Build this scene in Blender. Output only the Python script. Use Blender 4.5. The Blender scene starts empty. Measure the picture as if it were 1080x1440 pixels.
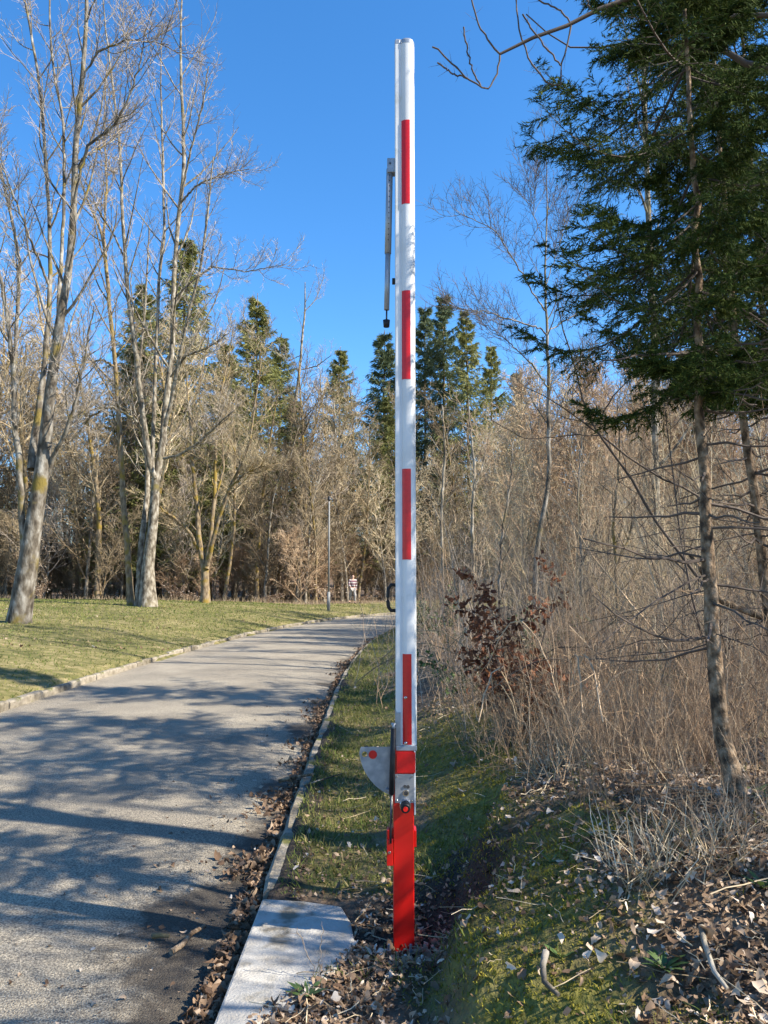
import bpy, bmesh, math, random
import numpy as np
from math import radians, sin, cos, pi, tan

rng = np.random.default_rng(11)
random.seed(5)
S = bpy.context.scene
COL = S.collection

# ------------------------------------------------------------------ camera, sky, sun, exposure
F, PITCH, CZ = 1082.0, radians(5.3), 1.6
cam = bpy.data.cameras.new('camera'); cam_o = bpy.data.objects.new('camera', cam); COL.objects.link(cam_o)
cam.sensor_fit = 'VERTICAL'; cam.sensor_height = 36.0; cam.lens = 36.0 * F / 1440.0
cam.clip_start = 0.05; cam.clip_end = 3000
cam_o.location = (0, 0, CZ); cam_o.rotation_euler = (pi / 2 + PITCH, 0, 0)
S.camera = cam_o

SUN_EL, SUN_AZ = radians(39), radians(105)          # azimuth clockwise from +Y: right of the camera, a little behind it
W = bpy.data.worlds.new('World'); S.world = W; W.use_nodes = True
wn = W.node_tree.nodes; wl = W.node_tree.links
bg = wn['Background']; bg.inputs['Strength'].default_value = 0.115
sky = wn.new('ShaderNodeTexSky'); sky.sky_type = 'NISHITA'; sky.sun_disc = False
sky.sun_elevation = SUN_EL; sky.sun_rotation = SUN_AZ
sky.altitude = 600; sky.air_density = 1.0; sky.dust_density = 0.3; sky.ozone_density = 4.0
hsv = wn.new('ShaderNodeHueSaturation'); hsv.inputs['Saturation'].default_value = 1.24; hsv.inputs['Value'].default_value = 1.06
wl.new(sky.outputs[0], hsv.inputs['Color']); wl.new(hsv.outputs[0], bg.inputs['Color'])
sun = bpy.data.lights.new('sun', 'SUN'); sun.energy = 5.0; sun.angle = radians(0.53); sun.color = (1.0, 0.92, 0.78)
sun_o = bpy.data.objects.new('sun', sun); COL.objects.link(sun_o)
sd = np.array([sin(SUN_AZ) * cos(SUN_EL), cos(SUN_AZ) * cos(SUN_EL), sin(SUN_EL)])
from mathutils import Vector, Matrix
sun_o.rotation_euler = Vector(sd).to_track_quat('Z', 'Y').to_euler()
sun_o.location = (30, -10, 40)
vs = S.view_settings; vs.view_transform = 'Standard'; vs.look = 'None'; vs.exposure = 1.33; vs.gamma = 1; vs.use_curve_mapping = False

# ------------------------------------------------------------------ helpers
def ray(px, py):
    a = (px - 540) / F; b = (720 - py) / F
    return np.array([a, cos(PITCH) - b * sin(PITCH), sin(PITCH) + b * cos(PITCH)])
def at(px, py, Y):
    d = ray(px, py); return np.array([0, 0, CZ]) + d * (Y / d[1])

def vnoise(x, y, seed=0):
    x = np.asarray(x, float); y = np.asarray(y, float)
    xi = np.floor(x).astype(np.int64); yi = np.floor(y).astype(np.int64); fx = x - xi; fy = y - yi
    fx = fx * fx * (3 - 2 * fx); fy = fy * fy * (3 - 2 * fy)
    def h(a, b):
        n = (a * 374761393 + b * 668265263 + seed * 1442695041) & 0xffffffff
        n = ((n ^ (n >> 13)) * 1274126177) & 0xffffffff
        return ((n ^ (n >> 16)) & 0xffff) / 65535.0
    return (h(xi, yi) * (1 - fx) + h(xi + 1, yi) * fx) * (1 - fy) + (h(xi, yi + 1) * (1 - fx) + h(xi + 1, yi + 1) * fx) * fy
def fbm(x, y, o=4, seed=0):
    s = 0; a = .5; t = 0
    for i in range(o):
        s = s + a * vnoise(x, y, seed + i); t += a; x = np.asarray(x) * 2.03 + 3.1; y = np.asarray(y) * 2.03 + 1.7; a *= .5
    return s / t
def sstep(a, b, x): t = np.clip((x - a) / (b - a), 0, 1); return t * t * (3 - 2 * t)

# ---- road centre line
CP = np.array([(-2.75, -14), (-2.7, -5), (-2.64, 2), (-2.7, 7), (-2.74, 11), (-2.7, 15), (-2.45, 20), (-1.95, 25), (-1.15, 30), (.25, 35), (2.6, 39.6), (6.5, 44), (12, 47.5), (20, 50.5), (32, 53), (60, 56)], float)
def catmull(P, k=16):
    out = []
    for i in range(len(P) - 1):
        p0 = P[max(i - 1, 0)]; p1 = P[i]; p2 = P[i + 1]; p3 = P[min(i + 2, len(P) - 1)]
        for t in np.arange(k) / k:
            out.append(.5 * (2 * p1 + (p2 - p0) * t + (2 * p0 - 5 * p1 + 4 * p2 - p3) * t * t + (3 * p1 - p0 - 3 * p2 + p3) * t ** 3))
    out.append(P[-1]); return np.array(out)
CL = catmull(CP)
CT = np.gradient(CL, axis=0); CT /= np.linalg.norm(CT, axis=1)[:, None]
CN = np.stack([CT[:, 1], -CT[:, 0]], 1)              # to the right of travel
HW = 2.05
def lateral(x, y):
    """signed distance from the road's centre line, positive to the right, and metres along it"""
    x = np.atleast_1d(np.asarray(x, float)); y = np.atleast_1d(np.asarray(y, float))
    d = np.empty(len(x))
    for a in range(0, len(x), 20000):
        dx = x[a:a + 20000, None] - CL[None, :, 0]; dy = y[a:a + 20000, None] - CL[None, :, 1]
        q = dx * dx + dy * dy; j = q.argmin(1); r = np.arange(len(j))
        s = np.sign(dx[r, j] * CN[j, 0] + dy[r, j] * CN[j, 1])
        lat = np.abs(dx[r, j] * CN[j, 0] + dy[r, j] * CN[j, 1]); dist = np.sqrt(q[r, j])
        d[a:a + 20000] = s * np.where(dist < 1.0 + lat, np.minimum(dist, np.maximum(lat, dist - .25)), dist)
    return d
PX, PY = 0.083, 3.44                                  # foot of the barrier post
def H(x, y):
    x = np.atleast_1d(np.asarray(x, float)); y = np.atleast_1d(np.asarray(y, float))
    d = lateral(x, y); sr = d - HW; sl = -d - HW
    n1 = fbm(x * .7, y * .7, 3, 3) - .5; n2 = fbm(x * 3.5, y * 3.5, 3, 9) - .5; n3 = fbm(x * 14, y * 14, 2, 19) - .5
    right = .075 + .40 * sstep(.42, 1.75, sr) + .045 * np.clip(sr - 1.6, 0, 22) + .16 * n1 * sstep(.3, 1.5, sr) + (.11 * n2 + .035 * n3) * sstep(.2, 1.0, sr)
    cl = .17 * sstep(0, .16, x - (.17 + .34 * np.clip(y - 3.3, 0, 1.2) + .10 * n2)) * sstep(2.3, 2.8, y) * sstep(5.2, 4.2, y)
    right = right + cl
    far = 1 - .55 * sstep(34, 50, y)
    left = .075 + .85 * (1 - np.exp(-np.clip(sl, 0, 99) / 5.2)) * far + .10 * n1 * sstep(.5, 3, sl) + .03 * n2 * sstep(.2, 1, sl)
    z = np.where(d > 0, right, left) + 7 * sstep(70, 130, y + .3 * np.abs(x) * 0)
    pit = np.exp(-(np.hypot((x - PX - .09) / 1.0, (y - PY - .02) / .85) / .30) ** 4)
    z = z * (1 - pit) + (.035 + .03 * n2) * pit
    slab = sstep(-.02, .05, np.minimum(np.minimum(x + .66, -.20 - x), np.minimum((y - 2.88 - (x + .48) * 1.6) * .55, 3.79 - y)))
    z = z * (1 - slab) + .03 * slab
    lip = sstep(.02, .10, sr) * sstep(.25, .12, sr) * .022
    return np.where(np.abs(d) < HW + .03, -.07, z + np.where(d > 0, lip * (y > 4), 0))
def hit(px, py):
    d = ray(px, py); t = np.concatenate([np.arange(2, 20, .05), np.arange(20, 140, .1)]) / d[1]
    x = d[0] * t; y = d[1] * t; z = CZ + d[2] * t; g = H(x, y)
    i = np.argmax(z < np.maximum(g, 0)); return np.array([x[i], y[i], max(g[i], 0.0)])

def raw(name, V, faces, mats, smooth=False, attr=None, mi=None):
    """V [n,3]; faces: list of int arrays [m,k]; attr: {name: per-vertex floats}"""
    me = bpy.data.meshes.new(name); V = np.asarray(V, np.float32)
    me.vertices.add(len(V)); me.vertices.foreach_set('co', V.ravel())
    idx = np.concatenate([f.ravel() for f in faces]).astype(np.int32)
    tot = np.concatenate([np.full(len(f), f.shape[1], np.int32) for f in faces])
    st = np.concatenate([[0], np.cumsum(tot)[:-1]]).astype(np.int32)
    me.loops.add(len(idx)); me.loops.foreach_set('vertex_index', idx)
    me.polygons.add(len(tot)); me.polygons.foreach_set('loop_start', st)
    for m in (mats if isinstance(mats, (list, tuple)) else [mats]): me.materials.append(m)
    if mi is not None: me.polygons.foreach_set('material_index', np.asarray(mi, np.int32))
    me.update(calc_edges=True)
    me.polygons.foreach_set('use_smooth', np.full(len(tot), smooth, bool))
    if attr:
        for k, v in attr.items():
            a = me.attributes.new(k, 'FLOAT', 'POINT'); a.data.foreach_set('value', np.asarray(v, np.float32))
    return me
def link(name, data, parent=None, loc=None):
    o = bpy.data.objects.new(name, data); COL.objects.link(o)
    if parent is not None: o.parent = parent
    if loc is not None: o.location = loc
    return o
def tag(o, label=None, cat=None, group=None, kind=None):
    if label: o['label'] = label
    if cat: o['category'] = cat
    if group: o['group'] = group
    if kind: o['kind'] = kind
    return o
def thing(name, label, cat, loc=(0, 0, 0), rz=0, group=None):
    o = bpy.data.objects.new(name, None); COL.objects.link(o); o.empty_display_size = .2
    o.location = loc; o.rotation_euler = (0, 0, rz); return tag(o, label, cat, group)
def dup(root, loc, rz=0, sc=1, label=None, sz=None, group=None):
    c = root.copy(); COL.objects.link(c); c.location = loc; c.rotation_euler = (0, 0, rz); c.scale = (sc, sc, sz or sc)
    if label: c['label'] = label
    if group: c['group'] = group
    for ch in root.children:
        d = ch.copy(); COL.objects.link(d); d.parent = c
        for g in ch.children:
            e = g.copy(); COL.objects.link(e); e.parent = d
    return c

class Geo:
    """collects boxes, prisms and tubes for one mesh"""
    def __init__(s): s.V = []; s.Fq = []; s.n = 0
    def add(s, V, faces):
        s.V.append(np.asarray(V, float))
        for f in faces: s.Fq.append([i + s.n for i in f])
        s.n += len(V)
    def box(s, x0, x1, y0, y1, z0, z1, bev=0):
        b = min(bev, .45 * min(x1 - x0, y1 - y0)) if bev else 0
        if b:
            ring = [(x0 + b, y0), (x1 - b, y0), (x1, y0 + b), (x1, y1 - b), (x1 - b, y1), (x0 + b, y1), (x0, y1 - b), (x0, y0 + b)]
        else: ring = [(x0, y0), (x1, y0), (x1, y1), (x0, y1)]
        s.prism(ring, z0, z1)
    def prism(s, ring, z0, z1, axis='z'):
        n = len(ring); V = [(a, b, z0) for a, b in ring] + [(a, b, z1) for a, b in ring]
        if axis == 'y': V = [(a, z0, b) for a, b in ring] + [(a, z1, b) for a, b in ring]
        if axis == 'x': V = [(z0, a, b) for a, b in ring] + [(z1, a, b) for a, b in ring]
        s.add(V, [list(range(n))[::-1], list(range(n, 2 * n))] + [[i, (i + 1) % n, n + (i + 1) % n, n + i] for i in range(n)])
    def rod(s, p, q, r, r2=None, k=12):
        p = np.array(p, float); q = np.array(q, float); r2 = r if r2 is None else r2
        t = (q - p) / np.linalg.norm(q - p); u = np.cross(t, [0, 0, 1] if abs(t[2]) < .9 else [1, 0, 0]); u /= np.linalg.norm(u); v = np.cross(t, u)
        A = np.arange(k) * 2 * pi / k; ring = np.outer(np.cos(A), u) + np.outer(np.sin(A), v)
        s.add(np.concatenate([p + ring * r, q + ring * r2]), [list(range(k))[::-1], list(range(k, 2 * k))] + [[i, (i + 1) % k, k + (i + 1) % k, k + i] for i in range(k)])
    def path(s, pts, r, k=8):
        P = np.array(pts, float)[None]; R = np.full((1, len(pts)), r) if np.isscalar(r) else np.array(r, float)[None]
        V, Q = tubes(P, R, k); s.add(V, Q.tolist()); n = len(V)
        s.Fq.append([s.n - n + i for i in range(k)]); s.Fq.append([s.n - 1 - i for i in range(k)])
    def obj(s, name, m, parent=None, smooth=False, bevel=0, loc=None):
        me = bpy.data.meshes.new(name); me.from_pydata(np.concatenate(s.V).tolist(), [], s.Fq); me.materials.append(m)
        bm = bmesh.new(); bm.from_mesh(me); bmesh.ops.recalc_face_normals(bm, faces=bm.faces); bm.to_mesh(me); bm.free()
        if smooth:
            for p in me.polygons: p.use_smooth = len(p.vertices) == 4
        o = link(name, me, parent, loc)
        if bevel:
            b = o.modifiers.new('bevel', 'BEVEL'); b.width = bevel; b.segments = 2; b.limit_method = 'ANGLE'
        return o

def tubes(P, R, k):
    """P [B,n,3], R [B,n] -> verts, quads"""
    B, n, _ = P.shape
    T = np.gradient(P, axis=1); T /= np.linalg.norm(T, axis=2, keepdims=True) + 1e-9
    m = T.mean(1); ref = np.where(np.abs(m[:, 2:3]) < .8, np.array([[0, 0, 1.]]), np.array([[1., 0, 0]]))
    U = np.cross(T, ref[:, None, :]); U /= np.linalg.norm(U, axis=2, keepdims=True) + 1e-9
    Wv = np.cross(T, U); A = np.arange(k) * 2 * pi / k
    V = P[:, :, None, :] + R[:, :, None, None] * (np.cos(A)[None, None, :, None] * U[:, :, None, :] + np.sin(A)[None, None, :, None] * Wv[:, :, None, :])
    b, i, j = np.meshgrid(np.arange(B), np.arange(n - 1), np.arange(k), indexing='ij')
    def ix(b, i, j): return (b * n + i) * k + j % k
    Q = np.stack([ix(b, i, j), ix(b, i, j + 1), ix(b, i + 1, j + 1), ix(b, i + 1, j)], -1).reshape(-1, 4)
    return V.reshape(-1, 3), Q
def perp(T):
    ref = np.where(np.abs(T[..., 2:3]) < .8, np.array([0, 0, 1.]), np.array([1., 0, 0]))
    U = np.cross(T, ref); U /= np.linalg.norm(U, axis=-1, keepdims=True) + 1e-9
    return U, np.cross(T, U)
def kids(P, R, m, t0=.25, t1=.97, ang=45, lenf=.5, n=5, up=.1, noise=.12, rf=.6, ltaper=.6, lmin=0, jit=.3, flat=0, ratio=None, absl=False):
    """m children on each parent branch -> P, R (and the parents' index and t)"""
    B, N, _ = P.shape
    seg = np.linalg.norm(np.diff(P, axis=1), axis=2); L = seg.sum(1)
    t = t0 + (t1 - t0) * (np.arange(m)[None] + rng.random((B, m))) / m
    f = t * (N - 1); i = np.clip(f.astype(int), 0, N - 2); w = (f - i)[..., None]
    b = np.arange(B)[:, None]
    pos = P[b, i] * (1 - w) + P[b, i + 1] * w
    tan_ = P[b, i + 1] - P[b, i]; tan_ /= np.linalg.norm(tan_, axis=2, keepdims=True) + 1e-9
    pr = R[b, i] * (1 - w[..., 0]) + R[b, i + 1] * w[..., 0]
    U, V = perp(tan_)
    if flat: az = np.where(np.arange(m)[None] % 2 == 0, 0, pi) + rng.normal(0, flat, (B, m))
    else: az = np.arange(m)[None] * 2.4 + rng.random((B, 1)) * 6.28 + rng.normal(0, .5, (B, m))
    a = np.radians(ang + rng.normal(0, 10, (B, m)))
    D = tan_ * np.cos(a)[..., None] + (U * np.cos(az)[..., None] + V * np.sin(az)[..., None]) * np.sin(a)[..., None]
    base = lenf if absl else L[:, None] * lenf
    Lc = np.maximum(base * (1 - ltaper * t) * rng.uniform(1 - jit, 1 + jit, (B, m)), lmin)
    D = D.reshape(-1, 3); p = pos.reshape(-1, 3); Lc = Lc.ravel(); r0 = (pr.ravel() * rf)
    if ratio: r0 = np.minimum(r0, np.maximum(Lc * ratio, .0012))
    out = [p]
    for s in range(n - 1):
        D = D + np.array([0, 0, up]) + rng.normal(0, noise, D.shape); D /= np.linalg.norm(D, axis=1, keepdims=True)
        p = p + D * (Lc / (n - 1))[:, None]; out.append(p)
    Pc = np.stack(out, 1); Rc = r0[:, None] * np.linspace(1, .3, n)[None]
    return Pc, Rc
def resample(pts, n):
    pts = np.asarray(pts, float); d = np.concatenate([[0], np.cumsum(np.linalg.norm(np.diff(pts[:, :3], axis=0), axis=1))]); t = np.linspace(0, d[-1], n)
    return np.stack([np.interp(t, d, pts[:, c]) for c in range(pts.shape[1])], 1)
def merge(parts, k_of):
    V = []; Q = []; n = 0
    for (P, R), k in zip(parts, k_of):
        v, q = tubes(P, R, k); V.append(v); Q.append(q + n); n += len(v)
    return np.concatenate(V), np.concatenate(Q)

# ------------------------------------------------------------------ materials
def mat(name, cols, scale=6, detail=5, rough=.85, bump=0, bscale=None, attr=None, amix=.75, metal=0, spec=.25, transl=0, stretch=(1, 1, 1), moss=None, objrand=0, coat=0):
    m = bpy.data.materials.new(name); m.use_nodes = True; t = m.node_tree; N = t.nodes; Lk = t.links
    b = N['Principled BSDF']; b.inputs['Roughness'].default_value = rough; b.inputs['Metallic'].default_value = metal; b.inputs['Specular IOR Level'].default_value = spec
    b.inputs['Coat Weight'].default_value = coat
    tc = N.new('ShaderNodeTexCoord'); mp = N.new('ShaderNodeMapping'); mp.inputs['Scale'].default_value = stretch
    Lk.new(tc.outputs['Object'], mp.inputs['Vector'])
    nz = N.new('ShaderNodeTexNoise'); nz.inputs['Scale'].default_value = scale; nz.inputs['Detail'].default_value = detail; Lk.new(mp.outputs[0], nz.inputs['Vector'])
    fac = nz.outputs['Fac']
    def math2(op, a, bb):
        q = N.new('ShaderNodeMath'); q.operation = op
        for i, v in enumerate((a, bb)):
            if isinstance(v, (int, float)): q.inputs[i].default_value = v
            else: Lk.new(v, q.inputs[i])
        return q.outputs[0]
    if attr:
        at_ = N.new('ShaderNodeAttribute'); at_.attribute_name = attr
        fac = math2('ADD', math2('MULTIPLY', at_.outputs['Fac'], amix), math2('MULTIPLY', fac, 1 - amix))
    if objrand:
        oi = N.new('ShaderNodeObjectInfo'); fac = math2('ADD', fac, math2('MULTIPLY', math2('SUBTRACT', oi.outputs['Random'], .5), objrand))
    r = N.new('ShaderNodeValToRGB'); e = r.color_ramp.elements
    while len(e) < len(cols): e.new(.5)
    for el, (p, c) in zip(e, cols): el.position = p; el.color = (*c, 1)
    Lk.new(fac, r.inputs[0]); colr = r.outputs[0]
    if moss:                                       # (colour, threshold, scale)
        n2 = N.new('ShaderNodeTexNoise'); n2.inputs['Scale'].default_value = moss[2]; n2.inputs['Detail'].default_value = 4; Lk.new(tc.outputs['Object'], n2.inputs['Vector'])
        mr = N.new('ShaderNodeMapRange'); mr.inputs[1].default_value = moss[1]; mr.inputs[2].default_value = moss[1] + .12; Lk.new(n2.outputs['Fac'], mr.inputs[0])
        mx = N.new('ShaderNodeMix'); mx.data_type = 'RGBA'; Lk.new(mr.outputs[0], mx.inputs[0]); Lk.new(colr, mx.inputs[6]); mx.inputs[7].default_value = (*moss[0], 1); colr = mx.outputs[2]
    Lk.new(colr, b.inputs['Base Color'])
    if bump:
        nb = nz
        if bscale:
            nb = N.new('ShaderNodeTexNoise'); nb.inputs['Scale'].default_value = bscale; nb.inputs['Detail'].default_value = 6; Lk.new(mp.outputs[0], nb.inputs['Vector'])
        bp = N.new('ShaderNodeBump'); bp.inputs['Strength'].default_value = bump; bp.inputs['Distance'].default_value = .02; Lk.new(nb.outputs['Fac'], bp.inputs['Height']); Lk.new(bp.outputs[0], b.inputs['Normal'])
    if transl:
        tr = N.new('ShaderNodeBsdfTranslucent'); Lk.new(colr, tr.inputs['Color']); ms = N.new('ShaderNodeMixShader'); ms.inputs[0].default_value = transl
        Lk.new(b.outputs[0], ms.inputs[1]); Lk.new(tr.outputs[0], ms.inputs[2]); Lk.new(ms.outputs[0], N['Material Output'].inputs['Surface'])
    return m

M = {}
M['bark_grey'] = mat('grey bark', [(.34, (.045, .036, .027)), (.47, (.115, .097, .074)), (.58, (.20, .18, .15)), (.72, (.34, .32, .28))], 7, 7, .9, .8, 22, stretch=(1, 1, .45), moss=((.16, .12, .03), .56, 1.6))
M['bark_brown'] = mat('mossy brown bark', [(.3, (.06, .045, .03)), (.5, (.19, .14, .085)), (.75, (.31, .25, .17))], 9, 7, .9, .8, 25, stretch=(1, 1, .4), moss=((.21, .145, .03), .5, 2.2))
M['bark_pale'] = mat('pale bark', [(.34, (.06, .048, .034)), (.47, (.15, .125, .092)), (.58, (.25, .22, .17)), (.72, (.38, .35, .30))], 8, 8, .9, .8, 26, stretch=(1, 1, .5), moss=((.16, .13, .05), .6, 1.8))
M['bark_spruce'] = mat('spruce bark', [(.36, (.05, .034, .022)), (.5, (.17, .115, .07)), (.64, (.31, .23, .155))], 26, 7, .95, 1.0, 40, stretch=(1, 1, .7), moss=((.12, .11, .02), .6, 3.0))
M['twig'] = mat('pale tan twig', [(.3, (.19, .15, .115)), (.7, (.41, .345, .28))], 1.3, 3, .85, spec=.2, objrand=.3)
M['twig_moss'] = mat('olive brown twig', [(.25, (.28, .215, .13)), (.5, (.46, .365, .23)), (.75, (.60, .50, .34))], 1.1, 3, .9, spec=.2, objrand=.35)
M['twig_red'] = mat('reddish tan twig', [(.2, (.14, .088, .055)), (.5, (.36, .245, .15)), (.8, (.60, .45, .30))], 1.7, 3, .85, spec=.2, objrand=.4)
M['twig_dim'] = mat('dull brown twig', [(.25, (.11, .08, .05)), (.5, (.21, .16, .10)), (.75, (.33, .26, .165))], 1.3, 3, .9, spec=.2, objrand=.4)
M['straw'] = mat('dry straw stalk', [(.2, (.26, .19, .11)), (.5, (.42, .33, .21)), (.8, (.58, .48, .33))], 3, 3, .8, attr='rnd', spec=.25)
M['twig_dark'] = mat('dark brown twig', [(.3, (.055, .042, .034)), (.7, (.13, .10, .08))], 3, 3, .8, spec=.25)
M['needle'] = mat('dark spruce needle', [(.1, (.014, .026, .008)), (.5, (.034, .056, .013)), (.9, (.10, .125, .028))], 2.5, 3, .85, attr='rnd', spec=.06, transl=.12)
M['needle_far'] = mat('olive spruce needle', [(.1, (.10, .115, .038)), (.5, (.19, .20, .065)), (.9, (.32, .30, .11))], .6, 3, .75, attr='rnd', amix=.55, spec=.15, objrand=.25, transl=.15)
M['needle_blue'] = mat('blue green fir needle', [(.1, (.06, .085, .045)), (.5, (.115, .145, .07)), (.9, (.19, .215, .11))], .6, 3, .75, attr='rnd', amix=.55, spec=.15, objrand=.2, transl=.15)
M['leaf_litter'] = mat('dead leaf', [(.0, (.06, .034, .02)), (.3, (.145, .09, .055)), (.55, (.265, .18, .115)), (.75, (.40, .305, .22)), (.9, (.55, .47, .39)), (1., (.68, .62, .54))], 30, 3, .75, attr='rnd', amix=.85, spec=.3, transl=.12)
M['leaf_copper'] = mat('copper beech leaf', [(.1, (.08, .03, .018)), (.5, (.185, .072, .037)), (.9, (.31, .14, .07))], 20, 2, .7, attr='rnd', spec=.25, transl=.25)
M['leaf_green'] = mat('evergreen leaf', [(.1, (.02, .04, .014)), (.5, (.045, .085, .025)), (.9, (.12, .18, .05))], 10, 2, .5, attr='rnd', spec=.4, transl=.2)
M['grass'] = mat('grass blade', [(.0, (.05, .08, .018)), (.42, (.115, .15, .03)), (.65, (.235, .225, .065)), (.85, (.36, .29, .14)), (1., (.46, .37, .22))], .8, 3, .7, attr='rnd', amix=.7, spec=.25, transl=.25)
M['moss'] = mat('moss', [(.0, (.075, .07, .014)), (.5, (.215, .19, .028)), (1., (.38, .33, .06))], 3, 3, .9, attr='rnd', amix=.6, spec=.1, transl=.1)
M['red'] = mat('red gloss paint', [(.3, (.60, .008, .006)), (.7, (.68, .014, .008))], 5, 3, .32, spec=.5, coat=.3)
M['red_tape'] = mat('red reflective tape', [(.3, (.50, .004, .005)), (.7, (.60, .006, .007))], 60, 2, .35, spec=.5)
M['white'] = mat('white powder coat', [(.35, (.54, .54, .53)), (.5, (.61, .615, .62)), (.65, (.655, .655, .65))], 3, 4, .38, spec=.5, moss=((.47, .47, .43), .60, 11))
M['alu'] = mat('grey aluminium', [(.3, (.26, .28, .31)), (.7, (.38, .40, .43))], 14, 4, .45, metal=.5)
M['zinc'] = mat('galvanised steel', [(.3, (.20, .225, .25)), (.5, (.28, .30, .325)), (.7, (.37, .39, .41))], 22, 5, .48, metal=.55)
M['dark_zinc'] = mat('dull grey pole', [(.3, (.17, .175, .17)), (.7, (.24, .24, .235))], 5, 4, .7)
M['steel_plate'] = mat('brushed steel plate', [(.3, (.24, .25, .27)), (.7, (.32, .33, .35))], 30, 3, .4, metal=.5, stretch=(1, 1, 12))
M['black'] = mat('black rubber', [(.3, (.012, .012, .013)), (.7, (.022, .022, .024))], 20, 3, .5)
M['chrome'] = mat('chrome', [(.3, (.7, .7, .72)), (.7, (.8, .8, .82))], 4, 2, .15, metal=1)
M['dark_steel'] = mat('dark steel rod', [(.3, (.05, .05, .055)), (.7, (.10, .10, .105))], 12, 2, .35, metal=.6)
M['kerb'] = mat('weathered kerb stone', [(.25, (.10, .085, .06)), (.5, (.22, .19, .145)), (.75, (.34, .30, .24))], 9, 7, .92, .8, 40, moss=((.10, .10, .03), .54, 4), objrand=.25)
M['concrete'] = mat('pale concrete', [(.3, (.20, .175, .14)), (.42, (.35, .325, .285)), (.6, (.46, .44, .40)), (.75, (.53, .515, .48))], 5, 12, .92, .4, 90, moss=((.17, .145, .105), .53, 5))
M['soil'] = mat('dark wet soil', [(.3, (.020, .015, .011)), (.55, (.055, .042, .032)), (.8, (.11, .085, .065))], 18, 8, .95, 1.0, 50)
M['skin'] = mat('skin', [(.3, (.50, .30, .22)), (.7, (.56, .35, .26))], 9, 2, .6)
M['hair'] = mat('dark hair', [(.3, (.03, .02, .015)), (.7, (.05, .035, .025))], 30, 2, .6)
M['trouser'] = mat('beige trouser cloth', [(.3, (.30, .27, .25)), (.7, (.40, .37, .34))], 12, 3, .9)

def stripes_mat():
    m = mat('striped jersey', [(.3, (.1, .02, .03)), (.7, (.1, .02, .03))], 3, 2, .9); t = m.node_tree; N = t.nodes
    tc = N.new('ShaderNodeTexCoord'); w = N.new('ShaderNodeTexWave'); w.wave_type = 'BANDS'; w.bands_direction = 'Z'; w.inputs['Scale'].default_value = 1.9; t.links.new(tc.outputs['Object'], w.inputs[0])
    r = N.new('ShaderNodeValToRGB'); r.color_ramp.interpolation = 'CONSTANT'; r.color_ramp.elements[0].color = (.12, .04, .06, 1); r.color_ramp.elements[1].position = .5; r.color_ramp.elements[1].color = (.36, .33, .32, 1)
    t.links.new(w.outputs['Fac'], r.inputs[0]); t.links.new(r.outputs[0], N['Principled BSDF'].inputs['Base Color']); return m
M['stripes'] = stripes_mat()

def ground_mat():
    m = mat('woodland ground', [(.25, (.055, .038, .025)), (.5, (.13, .09, .06)), (.7, (.22, .16, .11)), (.85, (.34, .28, .22))], 14, 10, .95, 1.0, 45); t = m.node_tree; N = t.nodes; L = t.links
    b = N['Principled BSDF']; cur = b.inputs['Base Color'].links[0].from_socket
    tc = N.new('ShaderNodeTexCoord')
    def layer(attr, cols, sc):
        nonlocal cur
        n = N.new('ShaderNodeTexNoise'); n.inputs['Scale'].default_value = sc; n.inputs['Detail'].default_value = 8; n.inputs['Roughness'].default_value = .65; L.new(tc.outputs['Object'], n.inputs['Vector'])
        n2 = N.new('ShaderNodeTexNoise'); n2.inputs['Scale'].default_value = sc * 9; n2.inputs['Detail'].default_value = 6; L.new(tc.outputs['Object'], n2.inputs['Vector'])
        ad = N.new('ShaderNodeMath'); ad.operation = 'MULTIPLY_ADD'; ad.inputs[1].default_value = .55; L.new(n2.outputs['Fac'], ad.inputs[0])
        mu = N.new('ShaderNodeMath'); mu.operation = 'MULTIPLY'; mu.inputs[1].default_value = .45; L.new(n.outputs['Fac'], mu.inputs[0]); L.new(mu.outputs[0], ad.inputs[2])
        r = N.new('ShaderNodeValToRGB'); e = r.color_ramp.elements
        while len(e) < len(cols): e.new(.5)
        for el, (p, c) in zip(e, cols): el.position = p; el.color = (*c, 1)
        L.new(ad.outputs[0], r.inputs[0])
        a = N.new('ShaderNodeAttribute'); a.attribute_name = attr
        mx = N.new('ShaderNodeMix'); mx.data_type = 'RGBA'; L.new(a.outputs['Fac'], mx.inputs[0]); L.new(cur, mx.inputs[6]); L.new(r.outputs[0], mx.inputs[7]); cur = mx.outputs[2]
    layer('lawn', [(.36, (.058, .058, .018)), (.45, (.11, .105, .034)), (.53, (.175, .15, .058)), (.64, (.28, .225, .115))], .55)
    layer('moss', [(.35, (.045, .05, .012)), (.5, (.14, .135, .022)), (.65, (.24, .22, .04))], 5)
    layer('soil', [(.35, (.014, .011, .008)), (.5, (.04, .03, .022)), (.65, (.085, .065, .05))], 12)
    L.new(cur, b.inputs['Base Color']); return m
M['ground'] = ground_mat()

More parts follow.
